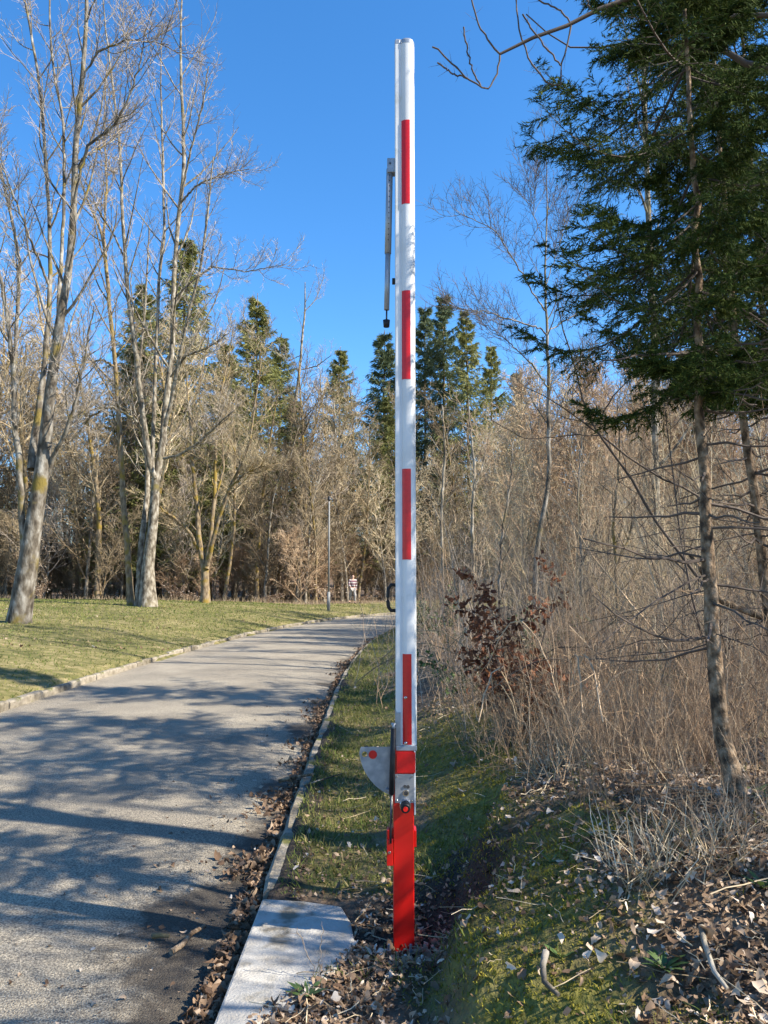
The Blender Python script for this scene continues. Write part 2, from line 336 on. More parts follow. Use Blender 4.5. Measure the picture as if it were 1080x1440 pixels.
def asphalt_mat():
    m = mat('worn asphalt', [(.34, (.11, .10, .088)), (.47, (.285, .25, .198)), (.56, (.40, .352, .275)), (.66, (.55, .49, .39))], 110, 6, .9, .9, 150, spec=.3); t = m.node_tree; N = t.nodes; L = t.links
    b = N['Principled BSDF']; cur = b.inputs['Base Color'].links[0].from_socket
    tc = N.new('ShaderNodeTexCoord')
    n = N.new('ShaderNodeTexNoise'); n.inputs['Scale'].default_value = .9; n.inputs['Detail'].default_value = 7; n.inputs['Roughness'].default_value = .6; L.new(tc.outputs['Object'], n.inputs[0])
    r = N.new('ShaderNodeValToRGB'); r.color_ramp.elements[0].position = .3; r.color_ramp.elements[0].color = (.66, .65, .64, 1); r.color_ramp.elements[1].position = .7; r.color_ramp.elements[1].color = (1.12, 1.1, 1.06, 1); L.new(n.outputs['Fac'], r.inputs[0])
    mx = N.new('ShaderNodeMix'); mx.data_type = 'RGBA'; mx.blend_type = 'MULTIPLY'; mx.inputs[0].default_value = 1; L.new(cur, mx.inputs[6]); L.new(r.outputs[0], mx.inputs[7])
    a = N.new('ShaderNodeAttribute'); a.attribute_name = 'dirt'
    m2 = N.new('ShaderNodeMix'); m2.data_type = 'RGBA'; dn = N.new('ShaderNodeTexNoise'); dn.inputs['Scale'].default_value = 7; dn.inputs['Detail'].default_value = 8; dn.inputs['Roughness'].default_value = .7; L.new(tc.outputs['Object'], dn.inputs[0])
    d1 = N.new('ShaderNodeMath'); d1.operation = 'MULTIPLY_ADD'; d1.inputs[1].default_value = 3.2; d1.inputs[2].default_value = -2.35; L.new(dn.outputs['Fac'], d1.inputs[0])
    d2 = N.new('ShaderNodeMath'); d2.operation = 'MULTIPLY_ADD'; d2.use_clamp = True; d2.inputs[1].default_value = 2.0; L.new(a.outputs['Fac'], d2.inputs[0]); L.new(d1.outputs[0], d2.inputs[2])
    d3 = N.new('ShaderNodeMath'); d3.operation = 'MULTIPLY'; d3.inputs[1].default_value = .85; L.new(d2.outputs[0], d3.inputs[0]); L.new(d3.outputs[0], m2.inputs[0]); L.new(mx.outputs[2], m2.inputs[6]); m2.inputs[7].default_value = (.045, .036, .028, 1)
    v = N.new('ShaderNodeTexVoronoi'); v.feature = 'DISTANCE_TO_EDGE'; v.inputs['Scale'].default_value = .42
    wv = N.new('ShaderNodeTexNoise'); wv.inputs['Scale'].default_value = 2.2; wv.inputs['Detail'].default_value = 5; L.new(tc.outputs['Object'], wv.inputs[0])
    av = N.new('ShaderNodeVectorMath'); av.operation = 'MULTIPLY_ADD'; av.inputs[1].default_value = (.6, .6, 0); L.new(wv.outputs['Color'], av.inputs[0]); L.new(tc.outputs['Object'], av.inputs[2]); L.new(av.outputs[0], v.inputs['Vector'])
    c = N.new('ShaderNodeMapRange'); c.inputs[1].default_value = .0; c.inputs[2].default_value = .006; c.inputs[3].default_value = .16; c.inputs[4].default_value = 0; L.new(v.outputs['Distance'], c.inputs[0])
    m3 = N.new('ShaderNodeMix'); m3.data_type = 'RGBA'; L.new(c.outputs[0], m3.inputs[0]); L.new(m2.outputs[2], m3.inputs[6]); m3.inputs[7].default_value = (.05, .045, .04, 1)
    L.new(m3.outputs[2], b.inputs['Base Color']); return m
M['asphalt'] = asphalt_mat()

# ------------------------------------------------------------------ ground, road, kerbs
def axis(segs):
    out = []
    for a, b, st in segs: out += list(np.arange(a, b, st))
    return np.array(out + [segs[-1][1]])
gx = axis([(-420, -80, 40), (-80, -24, 4), (-24, -8, .8), (-8, -4.5, .25), (-4.5, -1.2, .3), (-1.2, 3.2, .045), (3.2, 7, .15), (7, 26, .8), (26, 80, 4), (80, 420, 40)])
gy = axis([(-30, 0, 2), (0, 2, .3), (2, 7, .045), (7, 13, .11), (13, 48, .4), (48, 90, 2), (90, 160, 8), (160, 900, 80)])
X, Y = np.meshgrid(gx, gy, indexing='ij'); xf, yf = X.ravel(), Y.ravel()
Zf = H(xf, yf); df = lateral(xf, yf); sr = df - HW; sl = -df - HW
nxy = fbm(xf * 1.3, yf * 1.3, 4, 31); nfin = fbm(xf * 5, yf * 5, 3, 41)
def on_slab(x, y): return (x > -.57) & (x < -.13) & (y < 3.86) & (y > 2.83 + (x + .48) * 1.5)
def zone_lawn(x, y, d):
    sl = -d - HW; n = fbm(x * .35, y * .35, 3, 77)
    edge = 44 + 6 * (n - .5) + np.clip((x + 4) * 2.4, 0, 24)
    return np.where(d < 0, sstep(edge + 1, edge - 2, y), 0)
def zone_strip(x, y, d):                                # grass beside the kerb on the right
    s = d - HW; n = fbm(x * 1.6, y * 1.6, 3, 55) - .5
    return np.where(d > 0, sstep(1.1, .62, s + .9 * n) * sstep(3.75, 4.1, y + .5 * n) * sstep(40, 30, y), 0)
def zone_moss(x, y, d):
    s = d - HW; n = fbm(x * 2.3, y * 2.3, 3, 65) - .5
    return np.where(d > 0, sstep(.66, .85, s + .7 * n) * sstep(1.75, 1.3, s + 1.3 * n) * sstep(9, 6, y), 0) * (1 - np.exp(-(np.hypot(x - PX, y - PY) / .36) ** 6))
lawn = zone_lawn(xf, yf, df); strip = zone_strip(xf, yf, df); moss = zone_moss(xf, yf, df)
soil = np.clip(np.exp(-(np.hypot((xf - PX - .1), (yf - PY)) / .5) ** 4) + np.where(np.abs(sr) < .2, 1, 0) + np.exp(-(np.hypot((xf - .30), (yf - 3.9) * .7) / .26) ** 4), 0, 1)
nx_, ny_ = X.shape; I = np.arange(nx_ * ny_).reshape(nx_, ny_)
Q = np.stack([I[:-1, :-1], I[1:, :-1], I[1:, 1:], I[:-1, 1:]], -1).reshape(-1, 4)
g = link('ground', raw('ground', np.stack([xf, yf, Zf], 1), [Q], M['ground'], True, {'lawn': np.clip(lawn + strip * .6 * nxy * 1.6, 0, 1), 'moss': np.clip(moss + strip * .5, 0, 1) * (.4 + .6 * nfin), 'soil': soil}))
tag(g, 'grassy verge, mossy bank and woodland floor on both sides of the road', kind='structure')

def road():
    keep = [i for i in range(len(CL))]
    offs = np.concatenate([[-HW], np.linspace(-1.9, 1.2, 12), np.linspace(1.3, HW, 12)])
    c = resample(CL, 900); T = np.gradient(c, axis=0); T /= np.linalg.norm(T, axis=1)[:, None]; Nn = np.stack([T[:, 1], -T[:, 0]], 1)
    P = c[:, None, :] + offs[None, :, None] * Nn[:, None, :]
    x = P[..., 0].ravel(); y = P[..., 1].ravel(); o = np.tile(offs, len(c))
    z = .03 * (1 - (o / HW) ** 2) - .022 * sstep(1.6, 2.05, o)
    n = fbm(x * 1.1, y * 1.6, 4, 90)
    dirt = sstep(1.62, 2.02, o + .8 * (n - .5)) * .9 + .55 * np.exp(-((np.hypot(x + .98, (y - 3.65) * .8)) / (.3 + .25 * n)) ** 4) + .5 * sstep(-1.9, -2.05, o) * n
    I = np.arange(len(x)).reshape(len(c), len(offs))
    Q = np.stack([I[:-1, :-1], I[:-1, 1:], I[1:, 1:], I[1:, :-1]], -1).reshape(-1, 4)
    return tag(link('road', raw('road', np.stack([x, y, z], 1), [Q], M['asphalt'], True, {'dirt': np.clip(dirt, 0, .95)})), 'worn grey asphalt lane curving away to the right between kerbs', kind='structure')
road()

def kerb_mesh(seed, L, wd, h):
    r = np.random.default_rng(seed); n = 7; V = []; prof = [(-wd / 2, -.12), (-wd / 2, h - .02), (-wd / 2 + .02, h), (wd / 2 - .03, h - .004), (wd / 2, h - .03), (wd / 2, -.12)]
    for i in range(n):
        e = 1 if 0 < i < n - 1 else .9
        for (a, b) in prof:
            V.append((a * e + r.normal(0, .004), (i / (n - 1) - .5) * L, b * (e if b > 0 else 1) + r.normal(0, .004) * (b > 0)))
    k = len(prof); Q = [[i * k + j, i * k + j + 1, (i + 1) * k + j + 1, (i + 1) * k + j] for i in range(n - 1) for j in range(k - 1)]
    me = raw('kerb_stone', np.array(V), [np.array(Q), np.array([[j for j in range(k)], [(n - 1) * k + j for j in range(k)][::-1]])], M['kerb'])
    return me
KS = [kerb_mesh(i, .985, .13, .10) for i in range(4)]
c_len = np.concatenate([[0], np.cumsum(np.linalg.norm(np.diff(CL, axis=0), axis=1))])
def kerb(side, y_to, label, sink):
    root = thing('kerb', label, None); root['kind'] = 'structure'
    off = side * (HW + .055)
    E = CL + CN * off; el = np.concatenate([[0], np.cumsum(np.linalg.norm(np.diff(E, axis=0), axis=1))])
    i = 0
    for s in np.arange(0, el[-1], 1.0):
        x = np.interp(s + .5, el, E[:, 0]); y = np.interp(s + .5, el, E[:, 1])
        if y < 1.0 or y > 47 or x > 16: continue
        if side > 0 and (y > y_to or 2.2 < y < 3.86): continue
        tx = np.interp(s + .9, el, E[:, 0]) - np.interp(s + .1, el, E[:, 0]); ty = np.interp(s + .9, el, E[:, 1]) - np.interp(s + .1, el, E[:, 1])
        o = link('kerb_stone', KS[i % 4], root, (x + random.gauss(0, .008), y, sink + random.gauss(0, .007)))
        o.rotation_euler = (random.gauss(0, .006), random.gauss(0, .03), math.atan2(-tx, ty) + (pi if side < 0 else 0)); i += 1
kerb(-1, 99, 'row of weathered kerb stones between the lawn and the asphalt', -.005)
kerb(1, 30, 'low half buried kerb stones between the asphalt and the mossy bank', -.02)

# concrete slab beside the post
sb = Geo()
ring = [(-.590, 2.66), (-.45, 2.80), (-.27, 3.02), (-.175, 3.22), (-.125, 3.44), (-.15, 3.62), (-.20, 3.78), (-.38, 3.84), (-.588, 3.87)]
sb.prism(ring, -.1, .088)
o = sb.obj('concrete_slab', M['concrete'], bevel=.012); tag(o, 'pale concrete slab set flush beside the kerb at the foot of the red post', 'slab')

# ------------------------------------------------------------------ the barrier
BZ = .03
bar = thing('boom_barrier', 'raised red and white boom barrier on a red post beside the road', 'barrier', (PX, PY, BZ))
def bz(z): return z - BZ
G = Geo; 
g = G(); g.box(-.043, .047, .004, .10, -.03, bz(.88), .006); g.obj('post', M['red'], bar)
g = G(); g.box(-.0405, .0445, 0, .0038, -.02, bz(.655)); g.obj('front_panel', M['red'], bar, bevel=.001)
g = G(); g.box(.048, .0545, .002, .09, bz(.60), bz(.875)); g.obj('edge_strip', M['white'], bar, bevel=.001)
g = G(); g.box(-.035, .0475, -.0015, .003, bz(.652), bz(.773)); pl = g.obj('lock_plate', M['steel_plate'], bar, bevel=.0008)
for x, z in ((-.027, .763), (.039, .763), (-.027, .662), (.039, .662)):
    g = G(); g.rod((x, -.0016, bz(z)), (x, -.0045, bz(z)), .0042, .003); g.obj('screw', M['chrome'], pl, True)
g = G(); g.rod((.008, -.0017, bz(.722)), (.008, -.005, bz(.722)), .0065); g.rod((.021, -.0017, bz(.720)), (.021, -.004, bz(.720)), .0075); g.obj('keyhole_cover', M['dark_steel'], pl, True)
g = G(); g.rod((.012, -.0017, bz(.694)), (.012, -.006, bz(.694)), .0135, k=20); g.obj('lock_ring', M['chrome'], pl, True)
g = G(); g.rod((.012, -.0062, bz(.694)), (.012, -.0085, bz(.694)), .0095, k=18); g.obj('lock_cylinder', M['dark_steel'], pl, True)
g = G(); g.rod((.009, 0, bz(.645)), (.009, -.022, bz(.645)), .025, .024, 24); kn = g.obj('knob', M['chrome'], bar, True)
g = G(); g.rod((.009, -.0222, bz(.645)), (.009, -.052, bz(.640)), .0225, .019, 24); g.obj('knob_grip', M['black'], kn, True)
g = G(); g.rod((.009, -.0522, bz(.640)), (.009, -.0555, bz(.640)), .0105, .010, 18); g.obj('knob_button', M['red'], kn, True)
g = G(); g.box(-.028, .0535, -.002, .002, bz(.778), bz(.866)); g.obj('reflective_square', M['red_tape'], bar, bevel=.0008)
g = G(); g.box(-.03, .061, .001, .10, bz(.872), bz(.892)); g.obj('collar', M['alu'], bar, bevel=.002)
# boom: an extruded white profile, front face at y=0
def front(x):
    return .050 - .049 * max(0, 1 - abs((x - .027) / .0355) ** 2.5) ** (1 / 2.5)
XF = [.027 - .0355 * cos(a) for a in np.linspace(.10, pi, 26)]
prof = [(-.031, .018), (-.031, .012), (-.028, .010), (-.0088, .010), (-.0084, .013)] + [(x, min(front(x), .0135) if x < .02 else front(x)) for x in XF if x > -.0082] + [(.0625, .09), (.055, .108), (.04, .118), (-.01, .118), (-.024, .11), (-.031, .095)]
g = G(); g.prism(prof, bz(.893), bz(4.168)); boom = g.obj('boom', M['white'], bar)
for p_ in boom.data.polygons: p_.use_smooth = True
boom.data.set_sharp_from_angle(angle=radians(32))
capr = [(a * 1.0 + .0, b) for a, b in prof]
g = G()
cxp, cyp = .015, .06
for k_, (s0, z0, s1, z1) in enumerate([(1.015, 4.166, 1.015, 4.182), (1.0, 4.182, .9, 4.192)]):
    n_ = len(prof); V = [((a - cxp) * s0 + cxp, (b - cyp) * s0 + cyp, bz(z0)) for a, b in prof] + [((a - cxp) * s1 + cxp, (b - cyp) * s1 + cyp, bz(z1)) for a, b in prof]
    g.add(V, [list(range(n_))[::-1], list(range(n_, 2 * n_))] + [[i, (i + 1) % n_, n_ + (i + 1) % n_, n_ + i] for i in range(n_)])
g.obj('end_cap', M['alu'], bar)
for (z1, z0) in ((3.777, 3.365), (2.947, 2.529), (2.116, 1.706), (1.289, .898)):
    xs_ = np.linspace(-.0045, .0385, 12); g = G(); g.prism([(x, front(x) - .0012) for x in xs_] + [(x, front(x) + .0006) for x in xs_[::-1]], bz(z0), bz(z1)); tp = g.obj('red_strip', M['red_tape'], bar)
    for p_ in tp.data.polygons: p_.use_smooth = True
    tp.data.set_sharp_from_angle(angle=radians(32))
    if z1 < 1.5:
        for z in (1.10, .905):
            g = G(); g.rod((.012, -.0013, bz(z)), (.012, -.004, bz(z)), .0075, .006, 14); g.rod((.012, -.004, bz(z)), (.012, -.007, bz(z)), .0055, .003, 14); g.obj('rivet', M['chrome'], tp, True)
# hanging support leg
sup = Geo(); sup.box(-.068, -.031, .03, .075, bz(3.535), bz(3.605)); s_ = sup.obj('leg_bracket', M['zinc'], bar, bevel=.002)
g = G(); g.rod((-.054, .0295, bz(3.578)), (-.054, .026, bz(3.578)), .005); g.obj('bracket_bolt', M['dark_steel'], s_, True)
g = G(); g.rod((-.056, .052, bz(3.56)), (-.0645, .052, bz(3.144)), .0155, k=16); lg = g.obj('support_leg', M['alu'], bar, True)
for i in range(13):
    t = .03 + i * .068
    if t > .92: break
    g = G(); x = -.056 - .0085 * t; z = 3.535 - .39 * t; g.rod((x, .037, bz(z)), (x, .0355, bz(z)), .0026, k=8); g.obj('leg_hole', M['black'], lg)
g = G(); g.rod((-.0645, .052, bz(3.15)), (-.0705, .052, bz(2.872)), .0125, k=16); g.obj('inner_tube', M['alu'], lg, True)
g = G(); g.rod((-.0705, .052, bz(2.872)), (-.0715, .052, bz(2.81)), .004, k=8); g.obj('foot_rod', M['dark_steel'], lg, True)
g = G(); g.rod((-.0715, .052, bz(2.822)), (-.0715, .052, bz(2.79)), .017, .014, 14); g.obj('rubber_foot', M['black'], lg, True)
g = G(); g.box(-.045, -.0312, .04, .07, bz(3.0), bz(3.022)); g.obj('buffer_stop', M['black'], bar, bevel=.002)
g = G(); g.path([(-.028, .055, bz(1.592)), (-.05, .055, bz(1.594)), (-.064, .055, bz(1.575)), (-.066, .055, bz(1.54)), (-.066, .055, bz(1.52)), (-.062, .055, bz(1.492)), (-.05, .055, bz(1.478)), (-.028, .055, bz(1.478))], .0085, 10); g.obj('grab_handle', M['black'], bar, True)
g = G(); g.box(-.0335, -.0315, .005, .07, bz(.895), bz(1.04)); g.box(-.0314, -.0095, .0065, .0095, bz(.895), bz(1.035)); g.obj('side_bracket', M['zinc'], bar, bevel=.0008)
g = G(); g.rod((-.03, -.0, bz(.985)), (-.052, -.0, bz(.985)), .007, k=10); g.box(-.047, -.036, -.012, .004, bz(.962), bz(.99)); g.obj('spring_pin', M['zinc'], bar, True)
g = G(); g.rod((-.0415, -.006, bz(.97)), (-.0500, -.006, bz(.69)), .0115, k=16); gs = g.obj('gas_spring', M['black'], bar, True)
g = G(); g.rod((-.0500, -.006, bz(.69)), (-.0545, -.006, bz(.485)), .0052, k=10); g.obj('spring_rod', M['dark_steel'], gs, True)
# quarter round locking plate with a hole and a red reflector
cx, cz, R_ = .029, .884, .222
ang = [a for a in np.linspace(radians(183), radians(252), 26)]
out = [(cx + R_ * cos(a), cz + R_ * sin(a)) for a in ang]
out[0] = (cx - R_ * .975, cz - .006); ring = [(-.038, cz)] + [(cx - R_ * .955, cz)] + out + [(-.038, out[-1][1])]
bm = bmesh.new(); vv = [bm.verts.new((a, .02, bz(b))) for a, b in ring]; hv = [bm.verts.new((-.168 + .0125 * cos(a), .02, bz(.853 + .0125 * sin(a)))) for a in np.arange(16) * pi / 8]
ed = [bm.edges.new((vv[i], vv[(i + 1) % len(vv)])) for i in range(len(vv))] + [bm.edges.new((hv[i], hv[(i + 1) % 16])) for i in range(16)]
bmesh.ops.triangle_fill(bm, use_beauty=True, edges=ed, use_dissolve=False)
ex = bmesh.ops.extrude_face_region(bm, geom=bm.faces[:]); bmesh.ops.translate(bm, verts=[v for v in ex['geom'] if isinstance(v, bmesh.types.BMVert)], vec=(0, .006, 0))
bmesh.ops.recalc_face_normals(bm, faces=bm.faces); me = bpy.data.meshes.new('locking_plate'); bm.to_mesh(me); bm.free(); me.materials.append(M['zinc']); lp = link('locking_plate', me, bar)
g = G(); g.rod((-.132, .0198, bz(.852)), (-.132, .0165, bz(.852)), .0185, .0178, 28); g.obj('red_reflector', M['red_tape'], lp, True)
g = G(); g.rod((-.068, .0198, bz(.705)), (-.068, .006, bz(.703)), .007, k=10); g.rod((-.075, .012, bz(.704)), (-.045, .004, bz(.698)), .0042, k=8); g.obj('plate_bolt', M['zinc'], lp, True)
g = G(); g.box(-.071, -.044, -.008, .05, bz(.391), bz(.50)); g.box(-.071, -.062, .002, .05, bz(.50), bz(.536)); g.box(-.0619, -.0435, .036, .05, bz(.5), bz(.536)); rb = g.obj('spring_bracket', M['red'], bar, bevel=.0015)
g = G(); g.rod((-.059, -.0082, bz(.447)), (-.059, -.0125, bz(.447)), .0065, .005, 12); g.obj('bracket_bolt', M['chrome'], rb, True)
g = G(); g.box(.0475, .058, .02, .09, bz(.46), bz(.53)); g.obj('side_lug', M['red'], bar, bevel=.0015)
for x in (-.062, .03):
    g = G(); g.rod((x, -.03, -.05), (x, -.03, .05), .006, k=8); g.rod((x, -.03, .012), (x, -.03, .028), .011, k=6); g.obj('anchor_bolt', M['zinc'], bar)

# ------------------------------------------------------------------ trees
def px_path(pts, Y, dy=0):
    """pixels of the photograph -> points at depth Y (running to Y+dy along the stem) with radius from the stem's width"""
    out = []
    for i, (x, y, w) in enumerate(pts):
        yy = Y + dy * i / max(len(pts) - 1, 1); p = at(x, y, yy); out.append((*p, w * .5 * yy / F * (.83 if w > 8 else .8)))
    return np.array(out)
def stem_arrays(paths, n=22, jit=.008):
    Ps = []; Rs = []
    for p in paths:
        q = resample(p, n); q[1:-1, :3] += rng.normal(0, jit, (n - 2, 3)); Ps.append(q[:, :3]); Rs.append(np.maximum(q[:, 3], .004))
    return np.array(Ps), np.array(Rs)

def hz(x, y): return float(H(np.array([x]), np.array([y]))[0])
def hero_tree(name, label, base_px, stems, limbs, bark, twig, dens=(7, 6, 6), lens=(.22, .42, .5), spread=42, up=.12, group=None, Yd=None, t0=.3, rmin=(.010, .007, .0048), lmin=1.3, cat='tree'):
    b = hit(*base_px) if Yd is None else at(*base_px, Yd); b[2] = hz(b[0], b[1]); Y0 = b[1]
    root = thing(name, label, cat, tuple(b), 0, group)
    st = [px_path(p, Y0, dy) for p, dy in stems]
    st[0][0, 2] = b[2] - .15; fl = st[0][0, 3]; 
    P, R = stem_arrays(st, 34)
    R[0, :5] *= np.array([1.4, 1.2, 1.1, 1.05, 1.02])
    V, Q = tubes(P[:1], R[:1], 12); V -= b
    link('trunk', raw('trunk', V, [Q], bark, True), root)
    parts = []; ks = []
    if len(P) > 1: parts.append((P[1:], R[1:])); ks.append(8)
    al = (P, R)
    if limbs:
        LP, LR = stem_arrays([px_path(p, Y0 + o, dy) for p, o, dy in limbs], 34, jit=.012); parts.append((LP, LR)); ks.append(6)
        al = (np.concatenate([P, LP]), np.concatenate([R, LR]))
    c1 = kids(*al, int(dens[0] * 1.5), t0, .98, spread, lens[0], 8, up, .085, .5, .55, ratio=.014, lmin=lmin)
    c2 = kids(*c1, dens[1], .15, .98, 40, lens[1], 5, up * .8, .09, .6, .5, ratio=.010, lmin=.3)
    c3 = kids(*c2, dens[2], .1, 1.0, 40, lens[2], 3, up * .7, .12, .65, .4, ratio=.010, lmin=.2)
    for c, k, rm in ((c1, 5, rmin[0]), (c2, 3, rmin[1]), (c3, 3, rmin[2])): parts.append((c[0], np.maximum(c[1], rm * np.linspace(1, .6, c[1].shape[1])[None]))); ks.append(k)
    for (Pm, Rm), k in zip(parts[:-3], ks[:-3]):                 # every stem and limb is a part of its own
        for m_ in range(len(Pm)):
            v, q = tubes(Pm[m_:m_ + 1], Rm[m_:m_ + 1], k); link('branch', raw('branch', v - b, [q], bark, True), root)
    v, q = tubes(*parts[-3], ks[-3]); sb_ = link('small_branches', raw('small_branches', v - b, [q], bark, True), root); sb_['kind'] = 'stuff'
    V2, Q2 = merge(parts[-2:], ks[-2:]); V2 -= b
    tw = link('twigs', raw('twigs', V2, [Q2], twig), root); tw['kind'] = 'stuff'
    return root

hero_tree('broadleaf_tree', 'tall bare grey barked tree with a thick leaning trunk nearest the kerb on the lawn', (25, 876),
    [([(25, 880, 31), (40, 790, 31), (50, 720, 27), (62, 640, 23), (68, 586, 20), (75, 517, 17), (81, 467, 16), (92, 411, 14), (99, 364, 12), (104, 278, 11), (106, 207, 10), (112, 148, 9), (118, 85, 8), (121, 30, 7), (123, -60, 5), (126, -180, 2)], -1),
     ([(45, 660, 16), (47, 628, 15), (54, 586, 13), (61, 530, 10), (69, 433, 9), (71, 378, 8), (68, 281, 7), (61, 178, 6), (52, 93, 5), (35, 0, 4), (20, -110, 2)], 1.5),
     ([(81, 467, 9), (86, 370, 7), (91, 260, 6), (89, 167, 5), (76, 110, 4.5), (70, 40, 4), (70, -60, 2)], 1.5),
     ([(34, 780, 12), (30, 711, 11), (26, 642, 11), (20, 600, 10), (19, 517, 9), (12, 461, 8), (3, 400, 6), (-20, 300, 4)], -1.5),
     ([(21, 560, 8), (22, 480, 7), (28, 375, 7), (22, 333, 6), (7, 267, 5), (-10, 190, 3)], 1)],
    [([(62, 690, 8), (75, 642, 8), (92, 608, 7), (108, 561, 5), (120, 500, 4), (132, 430, 2)], 0, -1.2), ([(104, 285, 5), (122, 207, 5), (163, 174, 4.5), (180, 140, 4), (196, 93, 3), (205, 40, 1.5)], -.8, -1),
     ([(106, 150, 4), (120, 100, 4), (137, 74, 4), (178, 55, 3), (237, 63, 1.5)], -.9, -1), ([(104, 230, 3), (130, 215, 3), (170, 190, 2)], -.8, 2), ([(68, 400, 5), (40, 330, 4), (10, 250, 3), (-30, 170, 2)], 0, -2)],
    M['bark_grey'], M['twig'], (12, 7, 5), (.2, .42, .5))
hero_tree('broadleaf_tree', 'tall bare tree splitting into several pale upright stems above a swollen base on the lawn', (206, 853),
    [([(208, 857, 26), (208, 800, 19), (215, 739, 16), (218, 683, 15), (228, 628, 12), (233, 572, 11), (239, 522, 10), (243, 475, 9), (244, 405, 8.5), (247, 350, 8), (252, 296, 8), (259, 240, 7), (257, 167, 6), (254, 90, 5), (255, 15, 3.5), (258, -60, 1.5)], 1),
     ([(218, 672, 10), (212, 669, 10), (205, 614, 10), (197, 558, 9.5), (192, 503, 9), (186, 461, 8.5), (180, 419, 8), (176, 364, 7), (172, 296, 6), (169, 210, 5), (160, 130, 4), (150, 55, 3), (142, -40, 1.5)], -2),
     ([(214, 660, 8), (217, 572, 7), (218, 517, 6.5), (222, 447, 6), (223, 392, 6), (232, 330, 5), (230, 278, 4.5), (228, 185, 4), (226, 110, 2.5), (228, 30, 1.5)], 2),
     ([(232, 600, 8), (242, 558, 7), (251, 511, 7), (261, 461, 6), (273, 411, 5), (283, 372, 5), (292, 300, 4), (300, 220, 2)], -2.2),
     ([(192, 853, 9), (200, 750, 10), (207, 700, 9), (208, 655, 8), (200, 600, 7), (196, 520, 5), (205, 420, 4), (210, 320, 2)], 2.5)],
    [([(252, 290, 4), (262, 240, 4), (274, 189, 3.5), (285, 148, 3), (293, 93, 2)], 0, -2), ([(230, 645, 5), (252, 640, 5), (280, 622, 4.5), (300, 603, 4), (325, 580, 2)], -.3, -2), ([(240, 530, 4), (262, 500, 4), (290, 490, 3), (320, 470, 2)], 0, -2),
     ([(246, 420, 4), (270, 395, 3.5), (300, 375, 3), (345, 382, 2), (400, 372, 1)], -.5, -3), ([(254, 285, 4), (275, 262, 3.5), (310, 245, 2.5), (350, 238, 1.2)], 0, -2), ([(205, 614, 5), (190, 590, 4.5), (160, 572, 4), (130, 575, 3), (100, 590, 2)], 0, -2),
     ([(176, 364, 4), (160, 330, 3.5), (140, 300, 3), (118, 250, 1.5)], -1, -2)],
    M['bark_pale'], M['twig'], (12, 7, 5), (.19, .42, .5))
hero_tree('broadleaf_tree', 'slim brown mossy bare tree standing just behind the pale many stemmed one', (184, 851),
    [([(184, 853, 10), (179, 767, 10), (173, 700, 9.5), (172, 669, 9), (168, 600, 9), (164, 544, 8), (160, 489, 7.5), (154, 433, 7), (150, 378, 7), (146, 340, 6), (136, 310, 5), (122, 280, 4), (105, 230, 2)], 1),
     ([(151, 390, 5), (146, 330, 5), (150, 260, 4), (147, 180, 3), (150, 90, 1.5)], 1)],
    [([(160, 515, 4), (145, 506, 4), (120, 510, 3), (90, 520, 1.5)], 0, -2), ([(165, 572, 4), (150, 574, 3.5), (128, 585, 3), (110, 610, 1.5)], 0, 1)],
    M['bark_brown'], M['twig'], (14, 8, 7), (.2, .42, .5))
hero_tree('broadleaf_tree', 'smaller forked bare tree with a sunlit trunk in the middle of the lawn', (288, 848),
    [([(288, 851, 15), (289, 805, 13), (284, 780, 11), (280, 759, 9), (277, 712, 8), (270, 649, 6), (269, 602, 5), (264, 564, 4), (262, 520, 2)], 1),
     ([(290, 800, 10), (296, 759, 8), (302, 696, 7), (303, 633, 6), (308, 586, 5), (310, 555, 4), (322, 500, 2.5), (330, 450, 1)], 2),
     ([(291, 795, 9), (297, 770, 8), (308, 728, 7), (324, 684, 6), (340, 652, 5), (352, 618, 4), (358, 570, 3.5), (365, 526, 2), (368, 470, 1)], -2)],
    [([(280, 775, 6), (266, 748, 6), (245, 728, 5), (229, 718, 3), (215, 700, 1.5)], 0, -2), ([(303, 700, 4), (315, 660, 3.5), (312, 610, 2.5), (316, 560, 1)], 0, 1), ([(320, 690, 4), (345, 665, 3), (372, 655, 1.5)], -1, -1)],
    M['bark_brown'], M['twig_moss'], (13, 8, 7), (.25, .42, .5), rmin=(.012, .009, .007))
hero_tree('broadleaf_tree', 'slender bare tree with one tall pale stem bending to the right above the lawn', (386, 843),
    [([(387, 846, 10), (383, 797, 9), (381, 728, 8), (384, 680, 7.5), (393, 649, 7), (406, 608, 6.5), (415, 570, 6), (421, 523, 5), (425, 476, 4), (429, 435, 3), (429, 397, 1.5)], 1)],
    [([(424, 520, 2), (445, 515, 2), (465, 500, 1)], 0, -1), ([(422, 500, 1.5), (405, 508, 1.5), (395, 495, 1)], 0, 1), ([(427, 440, 1.5), (445, 420, 1.5), (455, 390, 1)], 0, 1)],
    M['bark_pale'], M['twig'], (7, 5, 4), (.12, .4, .5))
hero_tree('broadleaf_tree', 'slender dark bare tree whose snapped top bends over to the right', (396, 843),
    [([(395, 846, 9), (406, 797, 8), (415, 734, 8), (425, 690, 7.5), (434, 665, 7.5), (447, 651, 6.5), (472, 641, 5)], -1)],
    [([(445, 652, 3), (458, 640, 3), (478, 632, 1.5)], -1, 0), ([(428, 680, 2), (436, 720, 1.5), (445, 760, 1)], 0, 0)],
    M['bark_brown'], M['twig_moss'], (5, 5, 4), (.16, .4, .5), t0=.5)
